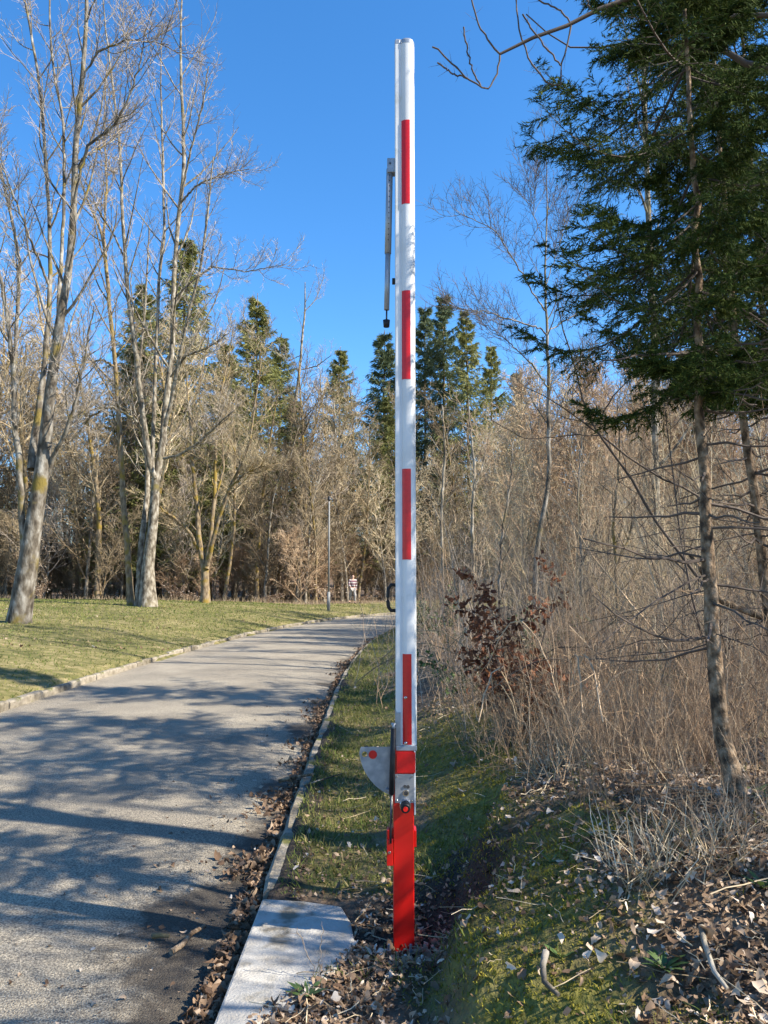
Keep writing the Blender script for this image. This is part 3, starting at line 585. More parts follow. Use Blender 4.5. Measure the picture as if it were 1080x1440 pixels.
hero_tree('broadleaf_tree', 'straight pale birch like trunk at the forest edge left of the leaning pair', (351, 836),
    [([(350, 838, 8), (351, 797, 7), (354, 665, 6.5), (357, 570, 5.5), (360, 520, 4), (372, 480, 2.5), (380, 440, 1.2)], 1), ([(357, 600, 4), (352, 540, 3), (345, 480, 2), (342, 430, 1)], 1)],
    [], M['bark_pale'], M['twig'], (8, 5, 4), (.18, .4, .5), t0=.4)
hero_tree('broadleaf_tree', 'yellowish mossy tree cut off by the left edge of the picture', (6, 836),
    [([(4, 838, 24), (10, 800, 22), (18, 760, 16), (26, 700, 10), (34, 640, 8), (30, 560, 6), (38, 480, 3)], 1), ([(8, 800, 14), (2, 740, 11), (-4, 680, 9), (-2, 600, 6), (6, 500, 4), (4, 420, 2)], 0)],
    [], M['bark_brown'], M['twig'], (9, 6, 5), (.22, .4, .5))
# ---- smaller trees at the bend
for (px, py, st, lab) in [
    (442, 839, [([(443, 842, 8), (441, 800, 7), (438, 770, 6), (446, 730, 5), (455, 690, 4), (470, 640, 2)], 1), ([(440, 790, 5), (430, 750, 4), (424, 700, 3), (428, 640, 1.5)], 1)], 'small dark bare tree left of the lamp post at the bend'),
    (470, 841, [([(472, 844, 7), (474, 800, 6), (482, 750, 5), (497, 700, 5), (520, 660, 4), (545, 640, 2)], 1), ([(473, 810, 5), (472, 760, 5), (476, 700, 4), (484, 620, 2)], 1), ([(475, 790, 5), (490, 740, 4), (512, 715, 3), (540, 700, 2)], -1), ([(473, 800, 4), (462, 750, 3), (450, 720, 2)], 1)], 'fan shaped bare tree of many thin stems right of the lamp post')]:
    hero_tree('broadleaf_tree', lab, (px, py), st, [], M['bark_brown'], M['twig_moss'], (10, 6, 5), (.24, .42, .5))

# ---- right side: slender tree rising out of the thicket
hero_tree('broadleaf_tree', 'slender bare tree with red buds rising alone out of the right hand thicket', (752, 800),
    [([(748, 812, 9), (755, 771, 9), (764, 724, 8.5), (771, 686, 8), (772, 628, 7.5), (771, 570, 7), (771, 526, 6.5), (770, 482, 5.5), (768, 438, 4.5), (767, 383, 3.5), (769, 298, 2.5), (769, 238, 1.5), (765, 180, .8)], .6)],
    [([(769, 470, 3), (761, 462, 3), (729, 453, 2.6), (679, 438, 2), (638, 432, 1)], .3, -1.2), ([(771, 545, 3), (745, 510, 2.5), (715, 480, 2), (680, 455, 1)], .2, .8), ([(768, 438, 3), (743, 403, 2.6), (726, 370, 2.4), (697, 324, 1.8), (641, 298, 1)], .4, -1),
     ([(771, 465, 2.5), (800, 448, 2.2), (840, 420, 1)], .4, 1), ([(771, 545, 2.5), (795, 525, 2), (830, 500, 1)], .2, 1), ([(768, 400, 2), (785, 350, 1.6), (800, 290, .8)], .4, .7), ([(768, 350, 1.6), (750, 300, 1.3), (742, 250, .7)], .4, -.5)],
    M['bark_grey'], M['twig_dark'], (11, 6, 5), (.13, .42, .5), 38, .15, Yd=16, rmin=(.006, .004, .003), lmin=.8)

# ---- generic bare woodland trees (variants, copied)
def wood_tree(seed, h, spread, dens, r0, label, twig, group=None, trunk_mat=None, lean=.05, t0=.25, n1=16, ang=48, rmin=(.016, .012, .009), nm='broadleaf_tree', cat='tree'):
    global rng; keep = rng; rng = np.random.default_rng(seed)
    p = np.zeros(3); D = np.array([rng.normal(0, lean), rng.normal(0, lean), 1.]); pts = [p]
    for i in range(11):
        D = D + rng.normal(0, .05, 3) * np.array([1, 1, 0]); D /= np.linalg.norm(D); p = p + D * h / 11; pts.append(p)
    P = np.array(pts)[None]; P[0, 0, 2] -= .2; R = (r0 * np.linspace(1, .12, 12) ** .8)[None]; R[0, 0] *= 1.25
    c1 = kids(P, R, n1, t0, .97, ang, spread, 8, .09, .1, .55, .55, ratio=.016)
    c2 = kids(*c1, dens[0], .15, .97, 45, .42, 6, .06, .14, .6, .5, ratio=.012, lmin=.3)
    c3 = kids(*c2, dens[1], .1, 1, 45, .5, 4, .04, .18, .65, .4, ratio=.009, lmin=.15)
    root = thing(nm, label, cat, (0, 0, -500), 0, group)
    V, Q = tubes(P, R, 9); link('trunk', raw('trunk', V, [Q], trunk_mat or M['bark_brown'], True), root)
    c1, c2, c3 = [(c[0], np.maximum(c[1], rm * np.linspace(1, .6, c[1].shape[1])[None])) for c, rm in zip((c1, c2, c3), rmin)]
    V, Q = merge([c1, c2, c3], [5, 3, 3]); link('crown', raw('crown', V, [Q], twig), root)
    rng = keep; return root
GW = 'bare trees of the wood behind the lawn and the bend'; LW = 'bare brown woodland tree standing among others in the wood behind the lawn'
WT = [wood_tree(100 + i, h, sp, d, r, LW, (M['twig_moss'], M['twig_dim'], M['twig'], M['twig_moss'], M['twig_dim'])[i], GW, M['bark_brown'] if i % 2 else M['bark_pale'], t0=t, n1=n) for i, (h, sp, d, r, t, n) in enumerate([(13, .3, (8, 8), .13, .2, 26), (15, .26, (8, 8), .16, .28, 26), (11, .36, (8, 8), .10, .12, 26), (16, .24, (8, 8), .15, .35, 24), (12.5, .33, (9, 8), .11, .08, 28)])]
def hz(x, y): return float(H(np.array([x]), np.array([y]))[0])
first = set()
def place(protos, i, x, y, rz, sc, sz=None, label=None, group=None, dz=0):
    o = protos[i]; loc = (x, y, hz(x, y) + dz)
    if o.name not in first:
        first.add(o.name); o.location = loc; o.rotation_euler = (0, 0, rz); o.scale = (sc, sc, sz or sc)
        if label: o['label'] = label
        if group: o['group'] = group
        return o
    return dup(o, loc, rz, sc, label, sz, group)
R2 = random.Random(21)
def edge_y(x): return 45.5 + max(0, (x + 4) * 1.9)
cnt = 0
for row, (dy, n) in enumerate([(1.5, 40), (5, 34), (10, 30), (17, 22), (26, 12)]):
    for k in range(n):
        x = -34 + (k + R2.random()) / n * (44 + dy * .5) - dy * .35
        y = edge_y(x) + dy + R2.uniform(-1.5, 1.8)
        if y > 53 + dy and x > 0: y = 53 + dy + R2.uniform(-2, 2) + x * .3
        if abs(lateral([x], [y])[0]) < HW + 1.2: continue
        place(WT, R2.randrange(5), x, y, R2.uniform(0, 6.28), R2.uniform(.72, 1.15) * (.85 if row == 0 else 1) * (1.25 if x < -13 else 1)); cnt += 1

# ---- spruces in the wood
def spruce(seed, h, w, needle, label, group, nb=26, droop=-.1, bare=.18):
    global rng; keep = rng; rng = np.random.default_rng(seed)
    n = 12; P = np.stack([rng.normal(0, .03, n), rng.normal(0, .03, n), np.linspace(-.2, h, n)], 1)[None]; R = (.011 * h * np.linspace(1, .08, n))[None]
    nw = int(h / .5); Ps = []; Rs = []; L = []
    for i in range(nw):
        z = h * bare + (h * (1 - bare) - .15) * i / nw; f = 1 - (z - h * bare) / (h * (1 - bare)); ln = (w * (.03 + .97 * f ** .95)) * (1 if f < .85 else .8)
        for j in range(7):
            a = rng.random() * 6.28; l = ln * rng.uniform(.6, 1.15); el = .55 * (1 - f) - .12 * f + rng.normal(0, .08)
            t = np.linspace(0, 1, 6); rr = l * t; zz = z + rr * el + droop * l * np.sin(t * pi * .9) * f * 1.4 + .06 * l * t ** 3
            Ps.append(np.stack([rr * cos(a), rr * sin(a), zz], 1)); Rs.append(.012 * np.linspace(1, .2, 6)); L.append(l)
    BP = np.array(Ps); BR = np.array(Rs)
    V1, Q1 = tubes(BP, BR, 3)
    c1 = kids(BP, BR, 15, .12, 1, 50, .32, 3, -.35, .1, .5, .7, flat=.35, lmin=.12)
    # needle sprays: slim tapering blades along every branchlet and on the bough itself
    def blades(P, m, ln, wd, sp):
        B, N, _ = P.shape; t = rng.random((B, m)); f = t * (N - 1); i = np.clip(f.astype(int), 0, N - 2); w_ = (f - i)[..., None]; b = np.arange(B)[:, None]
        pos = P[b, i] * (1 - w_) + P[b, i + 1] * w_; T = P[b, i + 1] - P[b, i]; T /= np.linalg.norm(T, axis=2, keepdims=True) + 1e-9
        D = T * .7 + rng.normal(0, sp, T.shape) + np.array([0, 0, -.15]); D /= np.linalg.norm(D, axis=2, keepdims=True); S_ = np.cross(D, rng.normal(0, 1, D.shape)); S_ /= np.linalg.norm(S_, axis=2, keepdims=True) + 1e-9
        l = ln * rng.uniform(.6, 1.3, (B, m, 1)); q = np.stack([pos - S_ * wd, pos + S_ * wd, pos + D * l + S_ * wd * .35, pos + D * l - S_ * wd * .35], 2).reshape(-1, 3)
        return q
    q = np.concatenate([blades(c1[0], 8, .24, .020, .20), blades(BP, 14, .24, .022, .3)]); m = len(q) // 4
    root = thing('spruce_tree', label, 'tree', (0, 0, -500), 0, group)
    V, Q = tubes(P, R, 8); link('trunk', raw('trunk', V, [Q], M['bark_spruce'], True), root)
    Vb, Qb = V1, Q1; Qn = np.arange(m * 4).reshape(-1, 4) + len(Vb); rn = np.concatenate([np.full(len(Vb), .2), np.repeat(rng.random(m), 4)])
    link('crown', raw('crown', np.concatenate([Vb, q]), [Qb, Qn], [M['twig_dim'], needle], False, {'rnd': rn}, np.concatenate([np.zeros(len(Qb)), np.ones(m)])), root)
    rng = keep; return root
GS = 'spruces rising above the bare wood'
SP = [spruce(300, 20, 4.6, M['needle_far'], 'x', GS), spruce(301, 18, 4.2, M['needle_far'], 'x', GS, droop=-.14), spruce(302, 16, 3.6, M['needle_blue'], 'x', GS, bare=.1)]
for i, (px, py, Y, lab, pr) in enumerate([
    (262, 330, 56, 'tallest broad olive spruce behind the pale many stemmed tree', 0), (205, 395, 60, 'olive spruce left of the tallest one in the wood', 1), (362, 412, 58, 'pointed olive spruce above the birch like trunk', 1), (395, 470, 66, 'spruce half hidden right of the pointed olive one', 0),
    (478, 488, 72, 'small pointed spruce top in the gap above the bend', 0), (540, 463, 66, 'blue green fir directly left of the white boom', 2), (598, 425, 66, 'pale fir directly right of the white boom', 2), (624, 408, 67, 'tallest blue green fir of the row right of the boom', 2), (656, 432, 64, 'bushy olive fir second from the right in its row', 1),
    (690, 480, 65, 'sloping fir at the right end of its row', 1), (726, 518, 68, 'small lone fir top between the row and the slender bare tree', 2)]):
    p = at(px, py, Y); g0 = hz(p[0], Y); hh = p[2] - g0; h0 = (20, 18, 16)[pr]; s_ = hh / h0
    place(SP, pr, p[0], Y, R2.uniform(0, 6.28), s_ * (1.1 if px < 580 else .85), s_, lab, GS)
for px, py, Y, lab in ((225, 560, 49, 'lower spruce with hanging boughs left of the sunlit forked tree'), (300, 600, 50, 'lower spruce with hanging boughs behind the sunlit forked tree'), (335, 540, 53, 'lower olive spruce right of the sunlit forked tree'), (150, 640, 50, 'small spruce among the bare trees left of the brown mossy tree'), (250, 500, 51, 'tall olive spruce reaching low behind the pale many stemmed tree'), (275, 690, 48.5, 'shortest young spruce at the forest edge beside the sunlit forked tree'), (320, 480, 55, 'tall olive spruce between the two pointed ones'), (415, 560, 57, 'olive spruce behind the slender bending tree'), (190, 480, 56, 'olive spruce behind the brown mossy tree')):
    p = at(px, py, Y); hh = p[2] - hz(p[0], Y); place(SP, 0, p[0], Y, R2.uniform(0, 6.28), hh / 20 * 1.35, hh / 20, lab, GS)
LS = 'spruce standing hidden deep among the bare trees of the wood'
for k in range(34):
    x = -40 + k / 33 * 78 + R2.uniform(-1, 1); y = (56 + R2.uniform(0, 30)) if x < 2 else (56 + R2.uniform(0, 24))
    s_ = R2.uniform(.45, .78)
    if x < -16: s_ *= .8
    place(SP, R2.randrange(2), x, y, R2.uniform(0, 6.28), s_ * 1.15, s_, LS, 'spruces hidden deep in the wood')

# ---- thicket of young trees on the right bank
GT = 'thin bare saplings of the thicket right of the road'; LT = 'thin bare sapling standing in the dense tan thicket on the right bank'
def sapling(seed, h, nst, twig, dens):
    global rng; keep = rng; rng = np.random.default_rng(seed)
    Ps = []; Rs = []
    for s in range(nst):
        a = rng.random() * 6.28; p = np.array([rng.normal(0, .28), rng.normal(0, .34), -.1]); tl = rng.uniform(.02, .55); D = np.array([cos(a) * tl, sin(a) * tl, 1.]); hh = h * rng.uniform(.55, 1.05); pts = [p]
        for i in range(7):
            D = D + rng.normal(0, .07, 3); D[2] += .02; D /= np.linalg.norm(D); p = p + D * hh / 7; pts.append(p)
        Ps.append(np.array(pts)); Rs.append(((.0022 + .0016 * hh) * (2.0 if nst < 5 else 1)) * np.linspace(1, .22, 8))
    P = np.array(Ps); R = np.array(Rs)
    c1 = kids(P, R, dens[0], .08, .98, 48, .28, 5, .04, .12, .6, .5, ratio=.010, lmin=.15)
    c2 = kids(*c1, dens[1], .1, 1, 45, .5, 3, .03, .15, .7, .4, ratio=.010, lmin=.07)
    V, Q = merge([P[:, :], c1, c2] if False else [(P, R), c1, c2], [4, 3, 3])
    o = link('bare_sapling', raw('bare_sapling', V, [Q], twig), None, (0, 0, -500)); tag(o, LT, 'sapling', GT); rng = keep; return o
SA = [sapling(400 + i, h, n, t, d) for i, (h, n, t, d) in enumerate([(1.6, 16, M['twig_red'], (9, 5)), (2.1, 14, M['twig'], (10, 5)), (3.0, 10, M['twig_red'], (14, 4)), (4.2, 8, M['twig_moss'], (18, 5)), (5.6, 7, M['twig_moss'], (22, 5)), (1.1, 18, M['twig_red'], (7, 4)), (3.6, 9, M['twig_moss'], (16, 5)), (4.6, 3, M['bark_pale'], (16, 6)), (3.4, 3, M['twig_dark'], (16, 6)), (2.4, 4, M['twig_dark'], (12, 6))])]
n_s = 0
R3 = random.Random(8)
tries = 0
while n_s < 218 and tries < 6000:
    tries += 1
    y = 5.2 + 29 * R3.random() ** 1.25; x = R3.uniform(.0, 2 + y * .62)
    s = float(lateral([x], [y])[0]) - HW
    lim = 1.55 if y < 7 else 1.15 if y < 10 else .95
    if s < lim: continue
    if y < 8.0 and x > 1.6 + (y - 5.2) * .5 and R3.random() < .5: continue
    hmax = min(.6 + (s - .9) * .62 + (y - 5) * .12, 5.8)
    ok = [i for i, h in enumerate((1.6, 2.1, 3.0, 4.2, 5.6, 1.1, 3.6, 4.6, 3.4, 2.4)) if h < hmax * 1.35 + .3 and h > hmax * .45]
    if not ok: continue
    place(SA, R3.choice(ok), x, y, R3.uniform(0, 6.28), R3.uniform(.75, 1.1)); n_s += 1
n_s = tries = 0
while n_s < 60 and tries < 4000:
    tries += 1; y = R3.uniform(3.9, 7.2); x = R3.uniform(.7, .55 * y + .3); s = float(lateral([x], [y])[0]) - HW
    if s < 1.65 - .1 * (y - 4) or (x - .9) * .5 < 4.25 - y: continue
    if math.hypot(x - 1.69, y - 3.7) < .35: continue
    place(SA, R3.choice([5, 0, 5]), x, y, R3.uniform(0, 6.28), R3.uniform(.45, .8)); n_s += 1
n_s = tries = 0
while n_s < 22 and tries < 4000:
    tries += 1; y = R3.uniform(2.6, 4.4); x = R3.uniform(.8, .56 * y + .25)
    if x < .95 + .28 * abs(y - 3.6) or math.hypot(x - 1.6, y - 3.4) < .25: continue
    place(SA, R3.choice([5, 5, 0]), x, y, R3.uniform(0, 6.28), R3.uniform(.24, .46)); n_s += 1
# taller young trees behind the thicket
GB = 'young bare trees behind the right hand thicket'; LB = 'young bare tree standing behind the tan thicket on the right'
WB = [wood_tree(500 + i, h, sp, (9, 7), .05, LB, t, GB, M['bark_pale'], t0=.06, n1=30, ang=34, rmin=(.012, .010, .008), nm='young_tree', cat='young tree') for i, (h, sp, t) in enumerate([(8.5, .24, M['twig_red']), (10, .22, M['twig_moss']), (7.5, .27, M['twig_red'])])]
for k in range(150):
    y = R3.uniform(17, 48); x = R3.uniform(y * .03 + 1.0, y * .52)
    if float(lateral([x], [y])[0]) - HW < 3.5: continue
    i_ = R3.randrange(3); cap = (1.6 + R3.uniform(.22, .31) * y - hz(x, y)) / (8.5, 10, 7.5)[i_]
    place(WB, i_, x, y, R3.uniform(0, 6.28), min(R3.uniform(.75, 1.1), cap))

GU = 'bare undergrowth trees along the forest edge'; LU = 'low bare undergrowth tree along the foot of the forest edge'
WU = [wood_tree(540 + i, h, sp, (9, 7), .035, LU, M['twig_dim'] if i else M['twig_red'], GU, M['bark_brown'], t0=.03, n1=26, ang=48, rmin=(.010, .008, .007), nm='undergrowth_tree', cat='shrub') for i, (h, sp) in enumerate([(3.6, .5), (5.0, .42), (2.6, .6)])]  # low trees of the wood, kept in the shrub category
for k in range(110):
    x = -36 + 56 * k / 150 + R2.uniform(-.5, .5); y = edge_y(x) + R2.uniform(.5, 14)
    if x > 0: y = min(y, 54 + R2.uniform(0, 8) + x * .3)
    if abs(float(lateral([x], [y])[0])) < HW + 1.8: continue
    place(WU, R2.randrange(3), x, y, R2.uniform(0, 6.28), R2.uniform(.7, 1.25))

# ------------------------------------------------------------------ the near spruces at the right edge
def near_spruce(seed, trunk, z_lo, z_top, wid, dead):
    global rng; keep = rng; rng = np.random.default_rng(seed)
    P, R = stem_arrays([trunk], 40, .006); b = P[0, 0].copy(); b[2] = hz(b[0], b[1])
    nv = 40
    zs = P[0, :, 2]
    def axis_at(z): return np.array([np.interp(z, zs, P[0, :, 0]), np.interp(z, zs, P[0, :, 1]), z])
    Ps = []; Rs = []; z = z_lo
    while z < z_top:
        f = (z_top - z) / (z_top - z_lo); ln = wid * (.25 + .75 * f ** .7) * (1 - .5 * sstep(.66, 1.0, f)) * rng.uniform(.75, 1.2)
        for j in range(6):
            a = j * 1.05 + rng.random() * .9; l = ln * rng.uniform(.35, 1.25); el = -.16 + .4 * (1 - f) + rng.normal(0, .08); t = np.linspace(0, 1, 9); rr = l * t
            o = axis_at(z + rng.normal(0, .08)); zz = rr * el - .38 * l * np.sin(t * 2.4) * (.5 + .5 * f) + .12 * l * t ** 3; bend = rng.normal(0, .12)
            Ps.append(o + np.stack([rr * np.cos(a + bend * t), rr * np.sin(a + bend * t), zz], 1)); Rs.append(.012 * l / 1.5 * np.linspace(1, .18, 9))
        z += .30
    BP = np.array(Ps); BR = np.array(Rs)
    c1 = kids(BP, BR, 22, .1, 1, 52, .36, 5, -.12, .06, .5, .72, flat=.25, lmin=.1, ratio=.012)
    c2 = kids(*c1, 8, .12, 1, 48, .46, 3, -.10, .06, .6, .6, flat=.3, lmin=.05, ratio=.012)
    def needles(P, per_m, ln, wd):
        seg = np.linalg.norm(np.diff(P, axis=1), axis=2).sum(1); m = int(max(3, np.ceil(seg.mean() * per_m)))
        B, N, _ = P.shape; t = (np.arange(m)[None] + rng.random((B, m))) / m; f = t * (N - 1); i = np.clip(f.astype(int), 0, N - 2); w_ = (f - i)[..., None]; bb = np.arange(B)[:, None]
        pos = P[bb, i] * (1 - w_) + P[bb, i + 1] * w_; T = P[bb, i + 1] - P[bb, i]; T /= np.linalg.norm(T, axis=2, keepdims=True) + 1e-9
        U, V = perp(T); az = rng.random((B, m, 1)) * 6.28; O = U * np.cos(az) + V * np.sin(az); O[..., 2] *= .8
        D = T * .65 + O * .75; D /= np.linalg.norm(D, axis=2, keepdims=True); S_ = np.cross(D, T); S_ /= np.linalg.norm(S_, axis=2, keepdims=True) + 1e-9
        l = ln * rng.uniform(.7, 1.2, (B, m, 1))
        return np.stack([pos - S_ * wd, pos + S_ * wd, pos + D * l], 2).reshape(-1, 3)
    q = np.concatenate([needles(BP, 170, .034, .0030), needles(c1[0], 170, .032, .0030), needles(c2[0], 170, .031, .0030)]); m = len(q) // 3
    # dead lower branches
    Dp = []; Dr = []
    for k in range(dead):
        zz = rng.uniform(b[2] + .5, z_lo + .3); a = rng.random() * 6.28; l = rng.uniform(.15, .95) * rng.uniform(.5, 1); t = np.linspace(0, 1, 7); dp = rng.normal(-.16, .14)
        o = axis_at(zz); rr = np.interp(zz, zs, R[0]) * .8 + l * t
        Dp.append(o + np.stack([rr * cos(a), rr * sin(a), dp * l * t + rng.normal(.05, .12) * l * t * t + rng.normal(0, .006, 7)], 1)); Dr.append(rng.uniform(.0025, .009) * np.linspace(1, .35, 7))
    Dp = np.array(Dp); Dr = np.array(Dr); d2 = kids(Dp, Dr, 5, .3, 1, 55, .4, 4, -.05, .12, .5, .4, ratio=.012)
    V, Q = tubes(P, R, 16)
    ns = rng.normal(0, .05, len(V) // 16)[:, None]
    root = thing('spruce_tree', 'x', 'tree', tuple(b)); link('trunk', raw('trunk', V - b, [Q], M['bark_spruce'], True), root)
    V, Q = merge([(Dp, Dr), d2], [5, 3]); link('dead_branches', raw('dead_branches', V - b, [Q], M['twig_dark']), root)
    V, Q = merge([(BP, BR), c1, c2], [5, 3, 3]); link('boughs', raw('boughs', V - b, [Q], M['twig_dark']), root)
    nd = link('needles', raw('needles', q - b, [np.arange(m * 3).reshape(-1, 3)], M['needle'], False, {'rnd': np.repeat(np.clip(rng.normal(.45, .25, m), 0, 1), 3)}), root); nd['kind'] = 'stuff'
    rng = keep; return root, m
YS = hit(1035, 1122)[1]; print('spruce depth', YS)
trunk = px_path([(1035, 1125, 44), (1029, 1105, 32), (1022, 1052, 28), (1013, 996, 26), (1006, 927, 24), (1002, 857, 23), (997, 774, 21), (990, 690, 18), (987, 622, 17), (986, 525, 14), (979, 350, 11), (971, 170, 9), (963, 0, 7), (950, -260, 3)], YS, .3)
ns, m_needles = near_spruce(77, trunk, 2.72, trunk[-1, 2] + .1, 1.14, 60)
ns['label'] = 'near spruce with a bare flaking lower trunk and dead side branches on the bank'
print('needles', m_needles)
for x, y, rz, sc, sz, lab in [(2.8, 5.35, 1.2, 1.2, 1.3, 'leafy dark spruce crowding in at the right edge just behind the nearest spruce'), (3.8, 7.1, 2.1, 1.45, 1.6, 'dark spruce trunk with drooping boughs standing behind the nearest spruce at the edge'), (5.2, 9.3, 4.0, 1.6, 1.9, 'dense dark spruce filling the upper right corner behind the others')]:
    dup(ns, (x, y, hz(x, y)), rz, sc, lab, sz)

# light barked tree between the spruces
hero_tree('broadleaf_tree', 'pale straight trunk seen through the spruce boughs on the right', (925, 760),
    [([(928, 800, 13), (922, 700, 12), (921, 567, 11), (919, 469, 11), (914, 340, 10), (907, 170, 9), (901, 0, 8), (896, -200, 4)], .5)], [], M['bark_pale'], M['twig_red'], (14, 5, 4), (.16, .4, .5), t0=.1, Yd=13, rmin=(.005, .003, .002), lmin=.8)
# limb hanging in from a broadleaf tree whose trunk stands right of the picture
def limb_tree():
    Y = 3.5; tr = np.array([(3.6, 3.6, hz(3.6, 3.6) - .15, .17), (3.62, 3.65, 1.6, .15), (3.55, 3.75, 3.4, .135), (3.5, 3.8, 5.2, .12), (3.4, 3.9, 7.5, .08), (3.3, 4.0, 10.5, .03)])
    b = tr[0, :3].copy(); b[2] = hz(b[0], b[1])
    root = thing('broadleaf_tree', 'bare broadleaf tree right of the picture with one dark limb hanging across the sky', 'tree', tuple(b))
    P, R = stem_arrays([tr]); V, Q = tubes(P, R, 12); link('trunk', raw('trunk', V - b, [Q], M['bark_grey'], True), root)
    def pp(pts, Y): 
        return np.array([(*at(x, y, Y), w * .38 * Y / F) for x, y, w in pts])
    main = np.concatenate([[(3.5, 3.8, 5.0, .035)], pp([(875, -2, 9), (850, 9, 8.5), (803, 34, 7.5), (760, 49, 7), (726, 64, 6), (703, 76, 5)], Y)])
    subs = [pp([(703, 76, 4), (684, 55, 3.4), (671, 26, 3), (663, 0, 2.6), (655, -60, 1.5)], Y), pp([(703, 78, 4), (699, 106, 3.6), (686, 126, 3.2), (672, 120, 2.6), (658, 111, 2.2), (620, 75, 1.6), (608, 66, 1)], Y), pp([(676, 121, 2), (664, 98, 1.7), (655, 60, 1.3), (652, 38, .8)], Y), pp([(658, 111, 1.6), (640, 105, 1.4), (615, 88, .8)], Y + .05),
            pp([(803, 36, 4), (797, 65, 3.6), (790, 92, 3.4), (788, 123, 3.2), (765, 115, 2.4), (743, 81, 1.8), (729, 38, 1.5), (726, 0, 1.2)], Y), pp([(803, 34, 3), (790, 15, 2.5), (760, 2, 2.2), (740, -15, 1.5)], Y), pp([(788, 92, 2), (775, 78, 1.8), (758, 55, 1.5), (735, 20, 1)], Y - .1), pp([(838, 18, 3), (828, 8, 2.5), (815, -20, 1.5)], Y)]
    lim2 = np.concatenate([[(3.52, 3.8, 4.6, .03)], pp([(1029, 22, 8), (982, 40, 6), (918, 53, 4.5), (850, 68, 3.5), (803, 66, 3), (770, 48, 2), (740, 20, 1)], 4.6)])
    lim3 = np.concatenate([[(3.53, 3.75, 4.2, .04)], pp([(1060, 95, 13), (1037, 82, 12), (1005, 62, 10), (982, 50, 9)], 4.5)])
    P2, R2_ = stem_arrays([main, lim2, lim3] + subs, 18, .003)
    up_ = np.array([[(3.5, 3.8, 5.0 + i), (3.5 + cos(a) * 1.5, 3.8 + sin(a) * 1.5, 6.5 + i), (3.5 + cos(a) * 3, 3.8 + sin(a) * 3, 8 + i)] for i, a in ((0, 0.3), (.6, 2.2), (1.2, -1.2), (1.8, 3.4), (2.4, 1.2), (3.0, 5.0))])
    upP = np.array([resample(u, 18) for u in up_]); upR = np.repeat(np.linspace(.035, .008, 18)[None], 6, 0)
    c1 = kids(P2[3:], R2_[3:], 6, .15, 1, 48, .12, 4, .06, .1, .5, .3, ratio=.012, lmin=.06)
    c1b = kids(upP, upR, 10, .2, 1, 42, .3, 6, .1, .12, .6, .5, ratio=.014); c2b = kids(*c1b, 7, .1, 1, 42, .45, 4, .05, .15, .6, .4, ratio=.01)
    V, Q = merge([(P2, R2_), c1, (upP, upR), c1b, c2b], [6, 3, 5, 4, 3]); link('limbs', raw('limbs', V - b, [Q], M['twig_dark'], True), root)
limb_tree()

# off-frame broadleaf trees that throw the dappled shade over the road
OFF = wood_tree(610, 12, .3, (6, 4), .06, 'x', M['twig'], 'bare trees right of the picture', M['bark_grey'], t0=.15, n1=20, rmin=(.014, .007, .004))
for i, (x, y, s, lab) in enumerate([(4.3, 2.2, .62, 'slender bare tree right of the picture closest beside the barrier'), (8.8, 3.0, 1.0, 'slender bare tree right of the picture beside the spruces'), (12.5, 2.2, 1.1, 'tallest slender bare tree right of the picture'), (3.4, 2.25, .5, 'small slender bare tree right of the picture almost in line with the boom'), (13, 5.5, 1.1, 'bare tree inside the thicket right of the picture')]):
    place([OFF], 0, x, y, i * 1.7, s, None, lab)

dup(WB[0], (2.75, 3.05, hz(2.75, 3.05)), 1.0, .62, 'young bare tree right of the picture next to the nearest spruce', None, 'bare trees right of the picture')  # also out of view, placed to dapple the boom with branch shade
for px, Y, lab, st, mt in ((664, 15, 'pale thin young tree standing up out of the thicket halfway to the lone slender tree', [([(667, 800, 6), (664, 720, 5.5), (668, 660, 5), (662, 610, 4), (658, 560, 2)], .3), ([(667, 690, 3), (680, 650, 2.5), (690, 600, 1.2)], .4)], 'bark_pale'),
                            (622, 19, 'thin pale young tree in the thicket nearest the boom', [([(624, 800, 5), (620, 720, 4.5), (626, 640, 4), (622, 570, 2)], .3)], 'bark_pale'),
                            (704, 12, 'thin dark young tree leaning right in the thicket above the copper leaved beech', [([(698, 850, 5), (704, 770, 4.5), (716, 690, 4), (722, 620, 2)], .3)], 'bark_grey'),
                            (815, 11, 'thin dark young tree in the thicket right of the lone slender tree', [([(812, 880, 5), (818, 790, 5), (812, 700, 4), (820, 600, 2)], .3), ([(816, 800, 3), (840, 740, 2.5), (855, 660, 1.2)], .2)], 'bark_grey'),
                            (868, 9, 'brown young tree with a forked stem left of the nearest spruce', [([(862, 930, 6), (868, 830, 5.5), (862, 740, 5), (872, 640, 3), (868, 560, 1.5)], .3), ([(866, 800, 4), (890, 740, 3), (900, 650, 1.5)], .3)], 'bark_brown')):
    hero_tree('young_tree', lab, (px, 820), st, [], M[mt], M['twig_red'], (9, 5, 4), (.2, .42, .5), Yd=Y, rmin=(.004, .003, .002), lmin=.5, t0=.2, cat='young tree')
